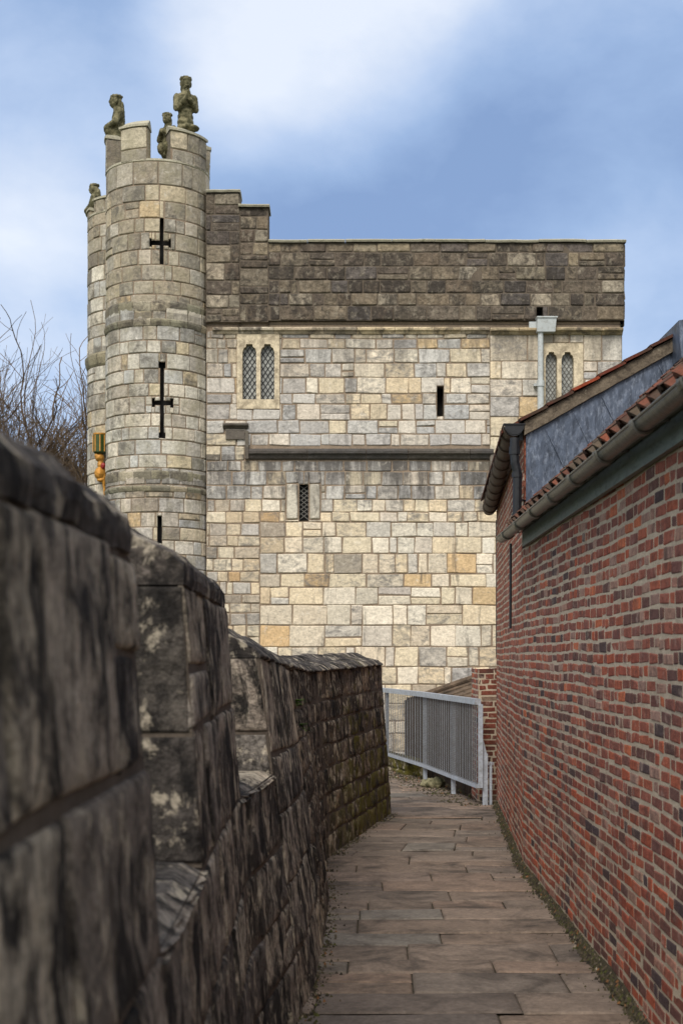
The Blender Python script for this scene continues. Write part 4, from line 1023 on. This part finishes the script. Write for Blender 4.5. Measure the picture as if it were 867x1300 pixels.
# outbuilding with rough tiled roof
OB = thing('outbuilding', 'low outbuilding with rough brown tiled roof behind the railing and pier', 'outbuilding', (2.6, 24.5, -4))
mb = MB(); mb.box(1.3, 4.2, 23.9, 26.5, -4, .95, srgb(116, 84, 70)); mb.build('wall', M['brick'], OB)
mb = MB(); rnd = random.Random(71)
ra = P(538, 884, 24.2); rb = P(626, 854, 24.2); rc = P(700, 850, 24.2)
def roofpt(u, v): # v from ridge/verge down toward camera
    top = ra+(rb-ra)*min(u, 1)+(rc-rb)*max(0, u-1); return top+Vector((-.05*v, -.9*v, -.62*v))
for j in range(9):
    for i in range(22):
        u0, u1 = i/11*.999, (i+1)/11; v0, v1 = j/9, (j+1.15)/9; up_ = .012+rnd.uniform(0, .006)
        mb.quadgrid([[roofpt(u0, v0)+Vector((0, 0, .002*j)), roofpt(u1, v0)+Vector((0, 0, .002*j))], [roofpt(u0, v1)+Vector((0, 0, up_+.02)), roofpt(u1, v1)+Vector((0, 0, up_+.02))], [roofpt(u0, v1)+Vector((0, 0, up_)), roofpt(u1, v1)+Vector((0, 0, up_))]], (1, 1, 1))
mb.quadgrid([[roofpt(u, 0) for u in (0, 1, 2)], [roofpt(u, 0)+Vector((0, 1.6, -.6)) for u in (0, 1, 2)]])
mb.tube([ra+Vector((-.02, -.02, .02)), (ra+rb)/2+Vector((0, -.02, .035)), rb+Vector((0, -.02, .03)), rc+Vector((0, -.02, .03))], .05, 8)
mb.build('roof', M['slate'], OB)
# ============================================================ TREE
rnd = random.Random(12)
TY = 36.0; TR = thing('bare_tree', 'leafless winter tree with a dense fan of fine twigs left of the turret', 'tree', ((20-CX)*TY/F, TY, -4))
tm = MB(); cm = MB(); leaves = 0
def grow(p, d, r, L, lvl):
    pts = [p]; rs = [r]; n = 4 if lvl < 3 else 3; q = p.copy(); dd = d.copy()
    end = r*.78
    for i in range(n):
        dd = (dd+Vector((rnd.uniform(-1, 1), rnd.uniform(-1, 1), rnd.uniform(-.3, .6)))*(.10+.03*lvl)).normalized(); q = q+dd*L/n; pts.append(q.copy()); rs.append(max(.005, r+(end-r)*(i+1)/n))
    (tm if lvl == 0 else cm).tube(pts, rs, 8 if lvl < 2 else (5 if lvl < 4 else 3), cap=False)
    if lvl >= 7 or r < .0017: return
    k = (4, 4, 4, 4, 4, 3, 3, 2)[lvl]
    for i in range(k):
        t = 1 if i == 0 else rnd.uniform(.35, .95); j = min(n-1, int(t*n)); b = pts[j]+(pts[j+1]-pts[j])*(t*n-j) if j < n else pts[-1]
        ang = radians(rnd.uniform(8, 22) if i == 0 else rnd.uniform(24, 50)); ax = dd.orthogonal().normalized(); 
        from mathutils import Quaternion
        ax = Quaternion(dd, rnd.uniform(0, 2*pi)) @ ax; nd = Quaternion(ax, ang) @ dd; nd = (nd+Vector((0, 0, .05))).normalized()
        grow(b, nd, end*(.92 if i == 0 else rnd.uniform(.5, .74)), L*rnd.uniform(.68, .86), lvl+1)
grow(Vector((TR.location.x, TY, -4)), Vector((.02, 0, 1)), .24, 4.1, 0)
for (z, ang, dy) in ((.6, 55, .2), (1.4, 58, -.3), (.0, 62, .1), (1.9, 38, .4), (2.2, -40, .2), (.9, -55, -.2), (2.4, 15, .5), (1.2, 66, .5), (2.6, 5, .3), (2.4, 38, .2), (2.6, 60, .6), (1.0, 50, .6), (2.0, 70, -.4), (.8, 74, .1), (2.8, 52, -.5), (3.4, -20, -.4), (1.6, 48, -.7), (2.4, 30, .8)):
    grow(Vector((TR.location.x+.05, TY, z-.6)), Vector((sin(radians(ang)), dy, cos(radians(ang)))).normalized(), .07, 2.5, 2)
tm.build('trunk', M['bark'], TR); cm.build('crown', M['bark'], TR)
# ============================================================ SMALL THINGS
# little fern growing from the wall joint
rnd = random.Random(81)
for nm_, (s, z), lab in (('wall_fern', (9.15, EYE-.30), 'small green fern sprig rooted high in the parapet joint'), ('wall_fern', (9.3, EYE-.46), 'slightly lower green fern tuft in the parapet joint')):
    c = Fpath(s, z, .02); mb = MB()
    for i in range(26):
        a = rnd.uniform(0, 2*pi); e = rnd.uniform(-.3, 1.2); d = Vector((abs(cos(a))*.8, sin(a)*.6, sin(e)*.6-.2)).normalized(); L = rnd.uniform(.03, .07)
        sd = d.cross(Vector((0, 0, 1))).normalized()*.010
        for k in range(4):
            q = c+d*L*k/4+Vector((0, 0, -.02*(k/4)**2)); mb.poly([q, q+sd+d*.008, q+d*.02]); mb.poly([q, q-sd+d*.008, q+d*.02])
    o = mb.build(nm_, M['leaf']); tag(o, lab, 'fern', 'ferns in the parapet wall')
# loose stone under the railing
bm = bmesh.new(); c = P(549, 1001, 19.3); c.z = .05; ell(bm, c, (.17, .12, .08)); ell(bm, c+Vector((.08, .02, .03)), (.10, .1, .06))
o = fuse(bm, 'loose_stone', M['statue'], vox=.02, rough=.02); tag(o, 'rounded mossy loose stone lying at the path edge under the railing', 'stone')
# moss, grit and leaf litter gathered along the wall feet
mb = MB(); rnd = random.Random(91)
def lump(c, r, col):
    pts = [c+Vector((r*rnd.uniform(.6, 1.3)*cos(2*pi*k/6), r*rnd.uniform(.6, 1.3)*sin(2*pi*k/6), -.01)) for k in range(6)]; top = c+Vector((0, 0, r*rnd.uniform(.4, .9)))
    for k in range(6): mb.poly([pts[k], pts[(k+1) % 6], top], col)
LC = [(3, (64, 60, 40)), (3, (78, 70, 56)), (3, (52, 47, 40)), (.35, (112, 80, 52)), (.25, (130, 120, 104)), (1.2, (70, 72, 38))]
for i in range(4500):
    d = rnd.uniform(3, 17.2); off = abs(rnd.gauss(0, .035))
    if rnd.random() < .06: off += rnd.uniform(0, .25)
    lump(Vector((wallx(d)-off+.0, d, .045*max(0, 1-off/.10)**1.5)), rnd.uniform(.003, .015)*(1-.4*min(1, off/.3)), pick(rnd, LC))
for i in range(1400):
    d = rnd.uniform(6, 16.3); off = abs(rnd.gauss(0, .05))
    zt = EYE+interp(d, ZT); lump(Vector((interp(d, XT)+interp(d, BAT)*zt+.01+off, d, 0)), rnd.uniform(.004, .018), pick(rnd, LC))
for i in range(1500):
    t = rnd.random(); p = RP[0]+(RP[3]-RP[0])*t; off = rnd.gauss(.0, .16); lump(Vector((p.x+off-.02, p.y, 0)), rnd.uniform(.006, .03), pick(rnd, LC))
# raised dirt fillet along the brick wall foot
rows = []
for i in range(160):
    d = 2+15.2*i/159; w = .06+.04*noise.noise(Vector((d*1.7, 0, 0)))
    rows.append([Vector((wallx(d)-w*u, d, .045*(1-u)**1.5*(1+.5*noise.noise(Vector((d*5, u*3, 1))))-.002*u)) for u in (-.3, 0, .25, .5, .75, 1)])
mb.quadgrid(rows, srgb(66, 60, 44))
tag(mb.build('moss_and_litter', stone_mat('moss_litter', (.6, 1.4), 20, bs=.5, bd=.01), smooth=False), 'moss, grit and leaf litter gathered at the foot of the walls', 'moss', kind='stuff')
